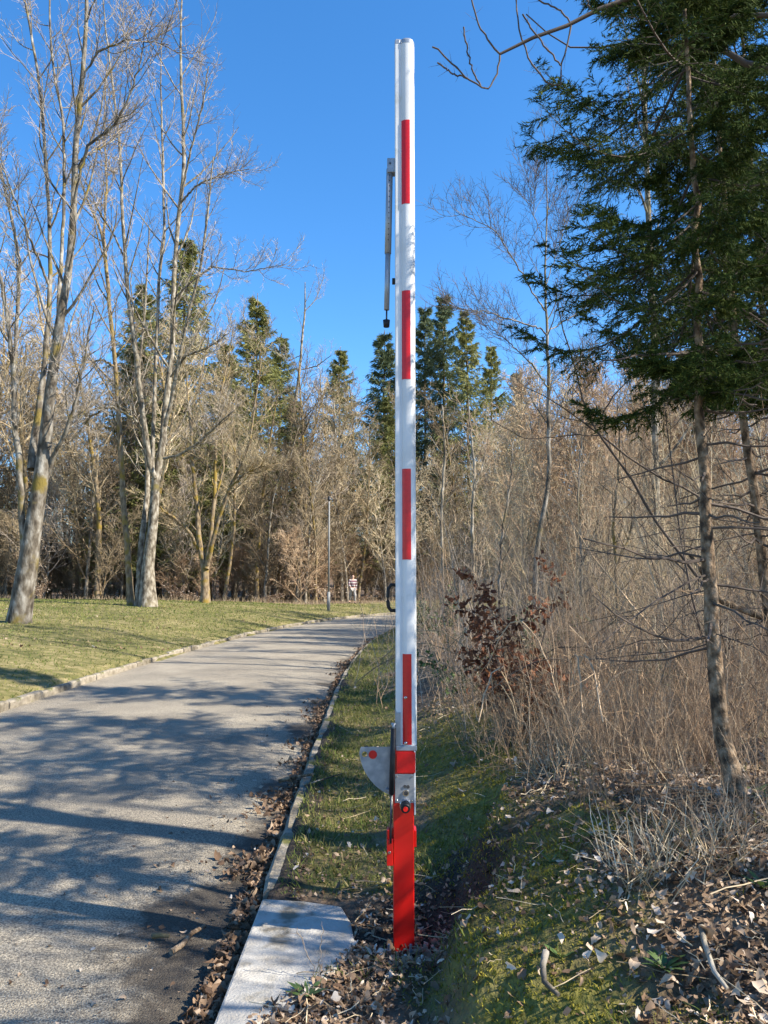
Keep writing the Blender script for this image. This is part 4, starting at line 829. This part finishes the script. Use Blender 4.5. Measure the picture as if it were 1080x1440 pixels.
# leaning stems in front of the thicket
def lean_shrub(name, label, paths, mat_, dens=(9, 4)):
    P, R = stem_arrays(paths, 16, .004); R = R if name != 'seedling' else R * .4; b = P[0, 0].copy(); b[2] = hz(b[0], b[1])
    c1 = kids(P, R, dens[0], .25, .98, 38, .22, 6, .03, .1, .6, .5, ratio=.008); c2 = kids(*c1, dens[1], .2, 1, 42, .4, 4, .03, .15, .7, .4, ratio=.008)
    V, Q = merge([(P, R), c1, c2], [6, 4, 3]); o = link(name, raw(name, V - b, [Q], mat_, True), None, tuple(b)); return tag(o, label, 'shrub')
lean_shrub('bare_shrub', 'dark bare shrub with long stems leaning left in front of the spruce trunk', [
    px_path([(1010, 850, 6), (969, 794, 6), (947, 767, 5.5), (919, 728, 5), (891, 678, 5), (863, 639, 4.5), (836, 603, 4), (822, 567, 3.5), (808, 511, 3), (791, 464, 2.4), (779, 400, 1.4)], 6.6),
    px_path([(1008, 842, 5), (980, 692, 4.5), (945, 680, 4), (919, 667, 4), (877, 639, 3.5), (836, 606, 3), (780, 563, 2), (740, 545, 1)], 6.7), px_path([(836, 603, 3), (860, 560, 2.6), (900, 515, 2), (930, 480, 1)], 6.6), px_path([(845, 612, 2.5), (800, 612, 2), (740, 618, 1.6), (690, 590, 1)], 6.6)], M['twig_dark'])
lean_shrub('bare_shrub', 'thin bare shrub arching down across the bank from the right', [
    px_path([(970, 960, 4), (930, 900, 3.6), (880, 840, 3.2), (840, 790, 2.6), (800, 730, 2), (770, 690, 1)], 6.0), px_path([(1000, 1100, 4), (985, 1040, 4), (960, 960, 3.6), (935, 880, 3), (915, 800, 2.4), (890, 720, 1.4)], 5.6), px_path([(965, 1065, 3), (930, 1020, 3), (880, 970, 2.4), (840, 920, 1.6), (800, 880, 1)], 5.4)], M['twig_red'])
pr = Geo(); pp_ = px_path([(1120, 885, 12), (1058, 863, 11), (1016, 846, 10), (1000, 829, 9), (985, 800, 8), (970, 780, 6)], 5.55)
pr.path(pp_[:, :3].tolist(), pp_[:, 3].tolist(), 8); o = pr.obj('broken_limb', M['bark_spruce'], None, True); tag(o, 'broken pale limb caught across the spruce trunk', 'branch')

RB = random.Random(31)
for i, (x, y, lab) in enumerate([(1.15, 4.9, 'arching bramble canes on the bank left of the spruce trunk'), (.95, 6.2, 'arching bramble canes beside the copper leaved beech'), (1.9, 5.4, 'tangled bramble canes behind the spruce trunk'), (2.5, 4.4, 'arching bramble canes at the right edge of the bank'), (1.5, 7.5, 'tangled bramble canes deep in front of the thicket'), (2.9, 6.4, 'bramble canes among the saplings at the right edge')]):
    ps = []
    for k in range(9):
        a = RB.uniform(0, 6.28); l = RB.uniform(.6, 1.5); hh = RB.uniform(.35, .95); x0 = x + RB.gauss(0, .25); y0 = y + RB.gauss(0, .25); t = np.linspace(0, 1, 8)
        q = np.stack([x0 + cos(a) * l * t, y0 + sin(a) * l * t, hz(x0, y0) + hh * np.sin(t * 2.5) - .03, .0042 * (1 - .7 * t)], 1); ps.append(q)
    lean_shrub('bramble', lab, ps, (M['twig_red'], M['twig_dim'], M['twig_dark'])[i % 3], (7, 4))
# ------------------------------------------------------------------ shrubs with leaves
def leaf_shrub(name, label, cat, base, h, w, nst, nleaf, size, leafm, twigm, seed, droop=0, group=None):
    global rng; keep = rng; rng = np.random.default_rng(seed)
    Ps = []
    for s in range(nst):
        a = rng.random() * 6.28; l = rng.uniform(.6, 1) ; t = np.linspace(0, 1, 8); Ps.append(np.stack([cos(a) * w * .5 * l * t ** 1.2, sin(a) * w * .5 * l * t ** 1.2, h * l * t], 1) + rng.normal(0, .012, (8, 3)))
    P = np.array(Ps); R = np.repeat((.004 + .003 * h) * np.linspace(1, .25, 8)[None], nst, 0)
    c1 = kids(P, R, 8, .2, 1, 50, .3, 5, .02, .12, .5, .5, ratio=.01); c2 = kids(*c1, 4, .2, 1, 45, .4, 3, 0, .15, .6, .4, ratio=.01)
    V, Q = merge([(P, R), c1, c2], [5, 3, 3]); root = thing(name, label, cat, base, 0, group); link('stems', raw('stems', V, [Q], twigm), root)
    Pc = np.concatenate([c2[0].reshape(-1, 3), c1[0][:, 1:].reshape(-1, 3)]); pos = Pc[rng.integers(0, len(Pc), nleaf)] + rng.normal(0, size * .5, (nleaf, 3))
    V, T = leaves(pos, np.full(nleaf, size), rng, droop); m = nleaf
    lv = link('leaves', raw('leaves', V, [T], leafm, False, {'rnd': np.repeat(rng.random(m), LEAF_N)}), root); lv['kind'] = 'stuff'
    rng = keep; return root
# a leaf: eight outline points and a midrib, folded and curled
OA_ = np.linspace(0, 2 * pi, 12, endpoint=False); OR_ = np.array([.56, .44, .44, .38, .40, .38, .50, .38, .40, .38, .44, .44])
LT_ = np.concatenate([np.stack([OR_ * np.cos(OA_), OR_ * np.sin(OA_) * .85, 0 * OA_], 1), [(-.12, 0, 0), (.2, 0, 0)]])
LF_ = np.array([(13, 0, 1), (13, 1, 2), (13, 2, 3), (13, 3, 12), (12, 3, 4), (12, 4, 5), (12, 5, 6), (12, 6, 7), (12, 7, 8), (12, 8, 9), (12, 9, 13), (13, 9, 10), (13, 10, 11), (13, 11, 0)]); LEAF_N = len(LT_)
def leaves(pos, size, r, droop=0, flat=None):
    n = len(pos); A = LT_[None].repeat(n, 0).copy(); A[:, :12, :2] *= r.uniform(.72, 1.2, (n, 12, 1)); A[:, :, 1] *= r.uniform(.5, 1.1, (n, 1)); curl = r.normal(0, .9, (n, 1)); cur2 = r.normal(.4, .8, (n, 1))
    A[:, :, 2] += curl * A[:, :, 0] ** 2 + cur2 * A[:, :, 1] ** 2 * 2 + .07 * np.abs(A[:, :, 1]) + r.normal(0, .03, (n, LEAF_N))
    A *= size[:, None, None]
    if flat is None: q = r.normal(0, 1, (n, 4))
    else:
        ax = r.normal(0, flat, (n, 2)); yaw = r.random(n) * 6.28; q = np.stack([np.cos(yaw / 2), ax[:, 0], ax[:, 1], np.sin(yaw / 2)], 1)
    q /= np.linalg.norm(q, axis=1, keepdims=True); w, x, y, z = q.T
    Rm = np.stack([np.stack([1 - 2 * (y * y + z * z), 2 * (x * y - z * w), 2 * (x * z + y * w)], 1), np.stack([2 * (x * y + z * w), 1 - 2 * (x * x + z * z), 2 * (y * z - x * w)], 1), np.stack([2 * (x * z - y * w), 2 * (y * z + x * w), 1 - 2 * (x * x + y * y)], 1)], 1)
    V = np.einsum('nij,nkj->nki', Rm, A) + pos[:, None, :]
    T = (np.arange(n)[:, None, None] * LEAF_N + LF_[None]).reshape(-1, 3)
    return V.reshape(-1, 3), T
b_ = hit(716, 1052); leaf_shrub('beech_sapling', 'young beech still holding its copper brown dead leaves on the bank', 'sapling', tuple(b_), 1.25, .85, 4, 620, .055, M['leaf_copper'], M['twig_dark'], 71)
b_ = hit(730, 1062); leaf_shrub('beech_sapling', 'low copper leaved beech shoots to the right of the taller one', 'sapling', tuple(b_ + np.array([.2, .3, 0])), .8, 1.0, 5, 420, .05, M['leaf_copper'], M['twig_dark'], 72)
b_ = hit(612, 905); leaf_shrub('evergreen_shrub', 'dark green leafy bramble just right of the white boom', 'shrub', tuple(b_), 1.0, 1.4, 7, 700, .07, M['leaf_green'], M['twig_dark'], 73)
for px, py, lab, hh in ((640, 870, 'green leafy bramble low in the thicket edge beside the boom', .7), (655, 930, 'sparse green bramble left of the copper leaved beech', .5), (770, 900, 'green bramble leaves caught among tan stems right of the beech', .8), (935, 935, 'yellow green leafy sprig beside the spruce trunk', .5)):
    b_ = hit(px, py + 60); leaf_shrub('evergreen_shrub', lab, 'shrub', tuple(b_), hh, .9, 5, 190, .05, M['leaf_green'], M['twig_dark'], px)
b_ = hit(408, 838); leaf_shrub('evergreen_shrub', 'small bright green bush at the foot of the leaning trees', 'shrub', tuple(b_), 1.7, 2.2, 14, 3000, .10, M['leaf_green'], M['twig_dark'], 74)
for i, (px, lab) in enumerate([(70, 'low dark green brush on the far lawn edge at the left'), (105, 'low dark green brush behind the left lawn beside a trunk'), (150, 'low green brush at the lawn edge left of the brown mossy tree')]):
    b_ = hit(px, 837); leaf_shrub('evergreen_shrub', lab, 'shrub', tuple(b_), 1.1, 3.2, 14, 1800, .10, M['leaf_green'], M['twig_moss'], 80 + i)
CB = leaf_shrub('beech_bush', 'x', 'shrub', (0, 0, -500), 1.6, 2.4, 12, 500, .09, M['leaf_litter'], M['twig_red'], 90, group='brown leaved bushes under the forest edge')
CB['label'] = 'brown leaved bush at the foot of the forest edge'
for k in range(26):
    x = -30 + k * 1.56 + R2.uniform(-.4, .4); y = edge_y(x) + R2.uniform(.2, 5)
    if y > 56 and x > 0: y = 55 + x * .3 + R2.uniform(-1, 3)
    if abs(float(lateral([x], [y])[0])) < HW + 1.5: continue
    place([CB], 0, x, y, R2.uniform(0, 6.28), R2.uniform(.5, 1.3), R2.uniform(.35, 1.0))

# ------------------------------------------------------------------ grass, moss, litter
def blades(pos, h, wd, r, lean=.45):
    n = len(pos); a = r.random(n) * 6.28; S_ = np.stack([np.cos(a), np.sin(a), np.zeros(n)], 1) * wd[:, None]
    D = np.stack([r.normal(0, lean, n), r.normal(0, lean, n), np.ones(n)], 1); D /= np.linalg.norm(D, axis=1, keepdims=True); bend = r.normal(0, .35, (n, 3)); bend[:, 2] = -.15
    m = pos + D * h[:, None] * .55; tip = m + (D + bend) * h[:, None] * .45
    V = np.stack([pos - S_, pos + S_, m + S_ * .7, m - S_ * .7, tip], 1).reshape(-1, 3); I = np.arange(n)[:, None] * 5
    return V, np.concatenate([I + np.array([[0, 1, 2]]), I + np.array([[0, 2, 3]]), I + np.array([[3, 2, 4]])])
def scatter(n, x0, x1, y0, y1, dens, r, near=0):
    x = r.uniform(x0, x1, n); u = r.random(n)
    y = y0 * (y1 / y0) ** u if near else y0 + (y1 - y0) * u
    d = lateral(x, y); k = r.random(n) < dens(x, y, d); x, y = x[k], y[k]
    return np.stack([x, y, H(x, y)], 1)
rg = np.random.default_rng(5)
def stuff(name, label, V, Fs, m, attr=None):
    o = link(name, raw(name, V, Fs, m, False, attr)); o.data.polygons.foreach_set('use_smooth', np.full(len(o.data.polygons), 'lea' in name or 'litter' in name, bool)); return tag(o, label, None, None, 'stuff')
# right verge grass
p = scatter(230000, -.75, 3.5, 3.7, 26, lambda x, y, d: zone_strip(x, y, d) * np.where(d > HW + .035 + .10 * fbm(x * 5, y * 5, 2, 61), 1, 0) * (.4 + .6 * sstep(.35, .6, fbm(x * 4, y * 4, 2, 12))), rg, 1)
sc_ = 1 + p[:, 1] * .03; h = (.018 + .05 * rg.random(len(p)) ** 1.6) * sc_; V, T = blades(p - np.array([0, 0, .006]), h, .0026 * sc_ * rg.uniform(.7, 1.5, len(p)), rg, .65)
stuff('verge_grass', 'short green grass on the verge between the kerb and the post', V, [T], M['grass'], {'rnd': np.repeat(np.clip(rg.normal(.51, .22, len(p)) + .35 * (fbm(p[:, 0] * 2, p[:, 1] * 2, 2, 8) - .4), 0, 1), 5)})
print('verge', len(p))
# lawn
p = scatter(95000, -24, 4, 9, 46, lambda x, y, d: zone_lawn(x, y, d) * np.where(d < -HW - .1, 1, 0), rg, 1)
sc_ = .6 + p[:, 1] * .06; h = rg.uniform(.02, .05, len(p)) * np.minimum(sc_, 2.0); V, T = blades(p - np.array([0, 0, .006]), h, .0055 * sc_, rg, .7)
stuff('lawn_grass', 'sparse yellow green lawn grass left of the road', V, [T], M['grass'], {'rnd': np.repeat(np.clip(rg.normal(.48, .2, len(p)) + .9 * (fbm(p[:, 0] * .6, p[:, 1] * .6, 3, 8) - .5), 0, 1), 5)})
print('lawn', len(p))
# dead tall grass along the forest edge and on the bank
p = scatter(40000, -32, 16, 40, 66, lambda x, y, d: np.where((d < -HW - .6) & (np.abs(y - (43.5 + np.clip((x + 4) * 1.9, 0, 14))) < 2.2), .8, 0), rg)
h = .12 + .42 * rg.random(len(p)) ** 2; V, T = blades(p, h, np.full(len(p), .006), rg, .35)
stuff('dry_grass', 'tall dry straw coloured grass along the forest edge', V, [T], M['straw'], {'rnd': np.repeat(.5 * rg.random(len(p)), 5)})
# moss on the bank
p = scatter(150000, -.5, 3.2, 2.1, 9, lambda x, y, d: zone_moss(x, y, d), rg, 1)
h = rg.uniform(.008, .026, len(p)); V, T = blades(p - np.array([0, 0, .004]), h, rg.uniform(.0018, .004, len(p)), rg, .7)
stuff('moss', 'yellow green moss cushions on the bank behind the post', V, [T], M['moss'], {'rnd': np.repeat(np.clip(rg.normal(.5, .25, len(p)), 0, 1), 5)})
print('moss', len(p))
# grass tufts scattered over the litter
p = scatter(9000, -.5, 4, 2.1, 9, lambda x, y, d: np.where((d > HW + .15), 1, 0) * sstep(.56, .66, fbm(x * 3.2, y * 3.2, 2, 99)) * np.where(on_slab(x, y), 0, 1), rg, 1)
h = rg.uniform(.03, .10, len(p)); V, T = blades(p, h, np.full(len(p), .0022), rg, .6)
stuff('grass_tufts', 'small green grass tufts growing through the leaf litter', V, [T], M['grass'], {'rnd': np.repeat(np.clip(rg.normal(.3, .2, len(p)), 0, 1), 5)})
# leaf litter
def litter_d(x, y, d):
    s = d - HW
    base = sstep(.9, 1.9, s + .9 * (fbm(x * 1.7, y * 1.7, 3, 44) - .5)) * .9 + .11 + .7 * np.exp(-(np.hypot(x - PX, y - PY + .1) / .55) ** 4) + .7 * (s > .1) * (x < 0) * sstep(3.0, 2.8, y - (x + .48) * 1.5 + .05)
    base = base * (1 - .75 * zone_moss(x, y, d))
    slab = on_slab(x, y)
    return np.where((s > .12) & ~slab, np.clip(base, 0, 1), 0)
p = scatter(90000, -.6, 7.5, 2.0, 13, lambda x, y, d: litter_d(x, y, d) * (x < .58 * y + .7) * (.45 + .55 * sstep(8, 4, y)), rg, 1); n = len(p)
p[:, 2] += rg.uniform(.004, .03, n); V, T = leaves(p, (.016 + .034 * rg.random(n) ** 2), rg, flat=.35)
rnd = np.clip(rg.beta(2.3, 2.2, n) + .12 * (rg.random(n) < .12) * 3, 0, 1)
stuff('leaf_litter', 'thick brown and grey leaf litter covering the bank', V, [T], M['leaf_litter'], {'rnd': np.repeat(rnd, LEAF_N)})
print('litter', n)
# crumbs of leaf and small twigs between the leaves
p = scatter(90000, -.6, 5.2, 2.0, 8.5, lambda x, y, d: np.clip(litter_d(x, y, d) * 1.15, 0, 1) * (x < .56 * y + .4), rg, 1); n = len(p); p[:, 2] += rg.uniform(0, .016, n)
a = rg.random((n, 1)) * 6.28 + np.array([[0, 1.7, 3.1, 4.6]]); r_ = rg.uniform(.004, .015, (n, 1)) * rg.uniform(.5, 1.2, (n, 4)); tz = rg.normal(0, .45, (n, 2))
V = np.stack([p[:, :1] + r_ * np.cos(a), p[:, 1:2] + r_ * np.sin(a), p[:, 2:] + r_ * (np.cos(a) * tz[:, :1] + np.sin(a) * tz[:, 1:])], 2).reshape(-1, 3)
stuff('leaf_debris', 'broken leaf crumbs filling the gaps of the leaf litter', V, [np.arange(n * 4).reshape(-1, 4)], M['leaf_litter'], {'rnd': np.repeat(np.clip(rg.beta(2, 2.6, n), 0, 1), 4)})
p = scatter(3800, -.4, 5.2, 2.0, 9, lambda x, y, d: litter_d(x, y, d) * (x < .56 * y + .4), rg, 1); n = len(p); a = rg.random(n) * 6.28; L_ = rg.uniform(.04, .28, n); t = np.linspace(-.5, .5, 5)
P = np.stack([p[:, :1] + np.cos(a)[:, None] * L_[:, None] * t, p[:, 1:2] + np.sin(a)[:, None] * L_[:, None] * t, p[:, 2:] + .022 + rg.normal(0, .10, (n, 1)) * L_[:, None] * t], 2) + rg.normal(0, .004, (n, 5, 3))
V, Qs = tubes(P, np.repeat(rg.uniform(.0008, .0024, n)[:, None], 5, 1), 3)
stuff('fallen_twigs', 'thin dead twigs scattered through the leaf litter', V, [Qs], M['straw'], {'rnd': np.repeat(rg.random(n), 15)})
print('debris', n)
# gutter leaves
x_ = rg.uniform(0, 1, 5200); yy = 2.3 * (24 / 2.3) ** x_
cxr = np.interp(yy, CL[:, 1], CL[:, 0]) + HW
off = -np.abs(rg.normal(0, .13, 5200)) - .01; k = rg.random(5200) < np.where(off > -.12, .9, sstep(.45, .62, fbm(yy * 1.4, off * 0 + 3, 3, 5)))
p = np.stack([cxr + off, yy, np.full(5200, .012)], 1)[k]; p[:, 2] += rg.uniform(0, .02, len(p)); V, T = leaves(p, rg.uniform(.025, .07, len(p)), rg, flat=.3)
stuff('gutter_leaves', 'brown dead leaves and soil collected in the gutter along the right kerb', V, [T], M['leaf_litter'], {'rnd': np.repeat(np.clip(rg.beta(1.6, 3.2, len(p)), 0, 1), LEAF_N)})
# scattered crumbs on the road near the gutter
n = 260; yy = 2.4 * (12 / 2.4) ** rg.random(n); xx = -.66 - np.abs(rg.normal(0, .45, n)); p = np.stack([xx, yy, np.full(n, .024)], 1); V, T = leaves(p, rg.uniform(.012, .04, n), rg, flat=.2)
stuff('leaf_crumbs', 'small leaf crumbs scattered over the asphalt near the gutter', V, [T], M['leaf_litter'], {'rnd': np.repeat(rg.random(n), LEAF_N)})
# litter under the lawn trees
p = scatter(5000, -14, -4, 10, 44, lambda x, y, d: np.where(d < -HW - .2, .5 * sstep(.5, .7, fbm(x * .5, y * .5, 3, 71)), 0), rg, 1); V, T = leaves(p + np.array([0, 0, .02]), rg.uniform(.05, .10, len(p)), rg, flat=.3)
stuff('lawn_leaves', 'dead leaves scattered thinly over the lawn', V, [T], M['leaf_litter'], {'rnd': np.repeat(np.clip(rg.beta(2, 2.5, len(p)), 0, 1), LEAF_N)})

# single big fallen leaves that can be picked out
LM = []
for i in range(8):
    V, T = leaves(np.zeros((1, 3)), np.array([1.0]), np.random.default_rng(900 + i), flat=.02)
    LM.append(raw('fallen_leaf', V, [T], M['leaf_litter'], True, {'rnd': np.full(LEAF_N, (.95, .82, .9, .6, .45, .97, .3, .7)[i])}))
LAB = ['pale grey curled dead leaf lying on top of the bank litter', 'light tan dead leaf lying on top of the bank litter', 'whitish dead leaf lying on top of the bank litter', 'brown dead leaf lying on top of the bank litter', 'dark tan dead leaf lying on top of the bank litter', 'bleached white dead leaf lying on top of the bank litter', 'dark brown dead leaf lying on top of the bank litter', 'beige dead leaf lying on top of the bank litter']
R4 = random.Random(4); k = 0
while k < 150:
    y = 2.2 * (5.5 / 2.2) ** R4.random(); x = R4.uniform(.15, .3 + y * .5); i = R4.randrange(8)
    if R4.random() > float(litter_d(np.array([x]), np.array([y]), lateral([x], [y]))[0]) + .15: continue
    o = link('fallen_leaf', LM[i], None, (x, y, hz(x, y) + .03)); s_ = R4.uniform(.036, .06); o.scale = (s_, s_, s_); o.rotation_euler = (R4.gauss(0, .35), R4.gauss(0, .35), R4.uniform(0, 6.28))
    tag(o, LAB[i], 'leaf', 'single dead leaves lying on the bank'); k += 1
# dry stalks in front of the thicket
n = 1500; yy = rg.uniform(4.4, 9.5, n); xx = rg.uniform(.9, 1, n) * 0 + rg.uniform(.8, 6.0, n); dd = lateral(xx, yy); k = (dd - HW > 1.7 + .5 * rg.random(n)) & (yy - .45 * (xx - 1) > 4.2) & (fbm(xx * 1.3, yy * 1.3, 2, 17) > .42); xx = xx[k]; yy = yy[k]; n = len(xx)
z0 = H(xx, yy); L_ = rg.uniform(.25, .95, n); a = rg.random(n) * 6.28; ln = np.abs(rg.normal(0, .35, n)); t = np.linspace(0, 1, 6)
P = np.stack([xx[:, None] + np.cos(a)[:, None] * ln[:, None] * L_[:, None] * t ** 1.6, yy[:, None] + np.sin(a)[:, None] * ln[:, None] * L_[:, None] * t ** 1.6, z0[:, None] + L_[:, None] * t], 2) + rg.normal(0, .012, (n, 6, 3)) * t[None, :, None]
V, Qs = tubes(P, rg.uniform(.0012, .003, n)[:, None] * np.linspace(1, .4, 6)[None], 3)
stuff('dry_stalks', 'dry tan stalks and dead grass standing in front of the thicket', V, [Qs], M['straw'], {'rnd': np.repeat(rg.random(n), 18)})
# straw tufts near the spruce
p = scatter(15000, .8, 4.5, 2.6, 7, lambda x, y, d: sstep(.50, .64, fbm(x * 2.1, y * 2.1, 2, 123)) * (d > HW + 1.35), rg, 1); h = rg.uniform(.06, .30, len(p)); V, T = blades(p, h, np.full(len(p), .0024), rg, .75)
stuff('straw_grass', 'bent straw coloured dead grass on the bank below the spruce', V, [T], M['straw'], {'rnd': np.repeat(rg.random(len(p)), 5)})

# ------------------------------------------------------------------ small things
def stick(label, pts, r, m):
    g = Geo(); g.path(pts, list(np.linspace(r, r * .6, len(pts))), 7); tag(g.obj('fallen_stick', m, None, True), label, 'stick')
def gp(px, py, dz=.03): q = hit(px, py); return (q[0], q[1], q[2] + dz)
stick('dark rotten stick lying on the asphalt in front of the slab', [gp(240, 1356), gp(255, 1343, .035), gp(270, 1332, .045), gp(288, 1314)], .014, M['bark_spruce'])
stick('short grey chip of wood beside the rotten stick', [gp(214, 1327), gp(226, 1330, .034), gp(238, 1333)], .013, M['bark_brown'])
stick('forked brown twig lying across the gutter by the kerb', [gp(392, 1106), gp(412, 1105, .06), gp(440, 1098, .05)], .016, M['bark_spruce'])
stick('long thin pale twig lying from the kerb onto the verge', [gp(423, 1118, .05), gp(445, 1112, .06), gp(480, 1098, .05)], .007, M['bark_pale'])
stick('pale dry twig lying in the gutter near the bottom', [gp(300, 1392), gp(315, 1386, .04), gp(330, 1380)], .006, M['bark_pale'])
stick('curved grey root like stick in the litter at the bottom', [gp(768, 1366), gp(764, 1390, .05), gp(766, 1410, .04), gp(786, 1432)], .012, M['bark_grey'])
stick('pale broken stick among the leaves near the lower right', [gp(988, 1350), gp(992, 1372, .05), gp(1005, 1392, .05), gp(1024, 1420)], .010, M['bark_pale'])
# thin bare seedling by the slab
b_ = hit(446, 1392)
lean_shrub('seedling', 'thin leafless seedling casting fine shadows on the concrete slab', [np.array([(b_[0] + dx * 0, b_[1], .05, .0010), (b_[0] + dx * .3, b_[1] + .01, .15, .0010), (b_[0] + dx * .8, b_[1] + .02, .27, .0006)]) for dx in (-.10, .02)], M['twig'], (4, 2))
# little green plants in the litter
def rosette(label, px, py, s, n, seed):
    r = np.random.default_rng(seed); b = hit(px, py); V = []; Fa = []
    for i in range(n):
        a = i * 2.4; l = s * r.uniform(.7, 1.1); el = r.uniform(.5, 1.1); w = l * .12; d = np.array([cos(a), sin(a), 0]); sd_ = np.array([-sin(a), cos(a), 0]); k = len(V)
        for t, ww in ((0, .3), (.35, 1), (.7, .9), (1, .05)):
            c = d * l * t * cos(el * (1 - .5 * t)) + np.array([0, 0, l * t * sin(el) * (1 - .35 * t)]); V += [c - sd_ * w * ww, c + sd_ * w * ww]
        for j in range(3): Fa.append((k + 2 * j, k + 2 * j + 1, k + 2 * j + 3, k + 2 * j + 2))
    o = link('green_plant', raw('green_plant', np.array(V), [np.array(Fa)], M['leaf_green'], True, {'rnd': np.full(len(V), .75)}), None, tuple(b)); tag(o, label, 'plant')
rosette('bright green leafy rosette in the litter at the bottom right', 935, 1378, .085, 16, 1); rosette('small green sprout with two leaves on the moss', 790, 1362, .07, 4, 2); rosette('green sprout beneath the dry grass tuft', 775, 1215, .06, 5, 3); rosette('green seedling at the foot of the spruce trunk', 1062, 1125, .08, 9, 4); rosette('green weed on the right edge of the bank', 1072, 1275, .08, 9, 5); rosette('little green weed beside the slab', 432, 1405, .09, 10, 6)

# lamp post at the bend
b_ = hit(462, 859); top = at(466, 690, b_[1]); lpz = 4.6
lp_ = thing('lamp_post', 'thin grey lamp post beside the kerb at the bend', 'lamp post', tuple(b_))
g = G(); g.rod((0, 0, -.2), (0, 0, .9), .075, .075, 14); g.rod((0, 0, .9), (0, 0, 5.3), .045, .035, 12); g.obj('pole', M['dark_zinc'], lp_, True)
g = G(); g.rod((0, 0, 5.3), (0, 0, 5.45), .045, .09, 12); g.rod((0, 0, 5.45), (0, 0, 5.53), .10, .05, 12); g.obj('lamp_head', M['dark_steel'], lp_, True)

# the walker
def walker():
    b = hit(496, 849); root = thing('person', 'person in a striped jersey and beige trousers walking on the grass at the bend', 'person', tuple(b), radians(20))
    def skin(name, verts, edges, rad, m, parent):
        me = bpy.data.meshes.new(name); me.from_pydata(verts, edges, []); me.materials.append(m); o = link(name, me, parent)
        sk = o.modifiers.new('skin', 'SKIN'); sk.use_smooth_shade = True
        for v, r in zip(me.skin_vertices[0].data, rad): v.radius = (r, r)
        me.skin_vertices[0].data[0].use_root = True
        ss = o.modifiers.new('sub', 'SUBSURF'); ss.levels = 1; ss.render_levels = 2; return o
    J = [(0, 0, .92), (0, .02, 1.15), (0, .02, 1.36), (0, 0, 1.47), (0, -.02, 1.58), (0, -.03, 1.68), (.09, 0, .88), (.10, -.16, .5), (.10, -.06, .1), (.10, -.19, .05), (-.09, 0, .88), (-.10, .10, .5), (-.10, .34, .16), (-.10, .26, .07),
         (.19, .02, 1.38), (.25, .12, 1.12), (.24, .05, .88), (.24, .02, .78), (-.19, .02, 1.38), (-.25, -.06, 1.12), (-.22, -.25, .97), (-.21, -.33, .94)]
    E = [(0, 1), (1, 2), (2, 3), (3, 4), (4, 5), (0, 6), (6, 7), (7, 8), (8, 9), (0, 10), (10, 11), (11, 12), (12, 13), (2, 14), (14, 15), (15, 16), (16, 17), (2, 18), (18, 19), (19, 20), (20, 21)]
    rad = [.13, .12, .13, .055, .085, .08, .085, .055, .04, .04, .085, .055, .04, .04, .05, .04, .03, .035, .05, .04, .03, .035]
    bd = skin('body', J, E, rad, M['skin'], root)
    skin('jersey', [(0, 0, .93), (0, .02, 1.15), (0, .02, 1.37), (.19, .02, 1.385), (.25, .12, 1.12), (.24, .06, .93), (-.19, .02, 1.385), (-.25, -.06, 1.12), (-.22, -.22, .98)], [(0, 1), (1, 2), (2, 3), (3, 4), (4, 5), (2, 6), (6, 7), (7, 8)], [.175, .165, .155, .075, .06, .05, .075, .06, .05], M['stripes'], root)
    skin('trousers', [(0, 0, .93), (.09, 0, .86), (.10, -.16, .5), (.10, -.07, .14), (-.09, 0, .86), (-.10, .10, .5), (-.10, .32, .2)], [(0, 1), (1, 2), (2, 3), (0, 4), (4, 5), (5, 6)], [.16, .11, .08, .065, .11, .08, .065], M['trouser'], root)
    skin('hair', [(0, .0, 1.62), (0, -.01, 1.71), (0, .05, 1.66)], [(0, 1), (0, 2)], [.085, .085, .06], M['hair'], root)
    for nm, a, c in (('shoe', (.10, -.03, .045), (.10, -.22, .04)), ('shoe', (-.10, .36, .11), (-.10, .24, .05))): skin(nm, [a, c], [(0, 1)], [.05, .045], M['black'], root)
walker()
for o in list(bpy.data.objects):
    if o.location.z < -400: bpy.data.objects.remove(o)
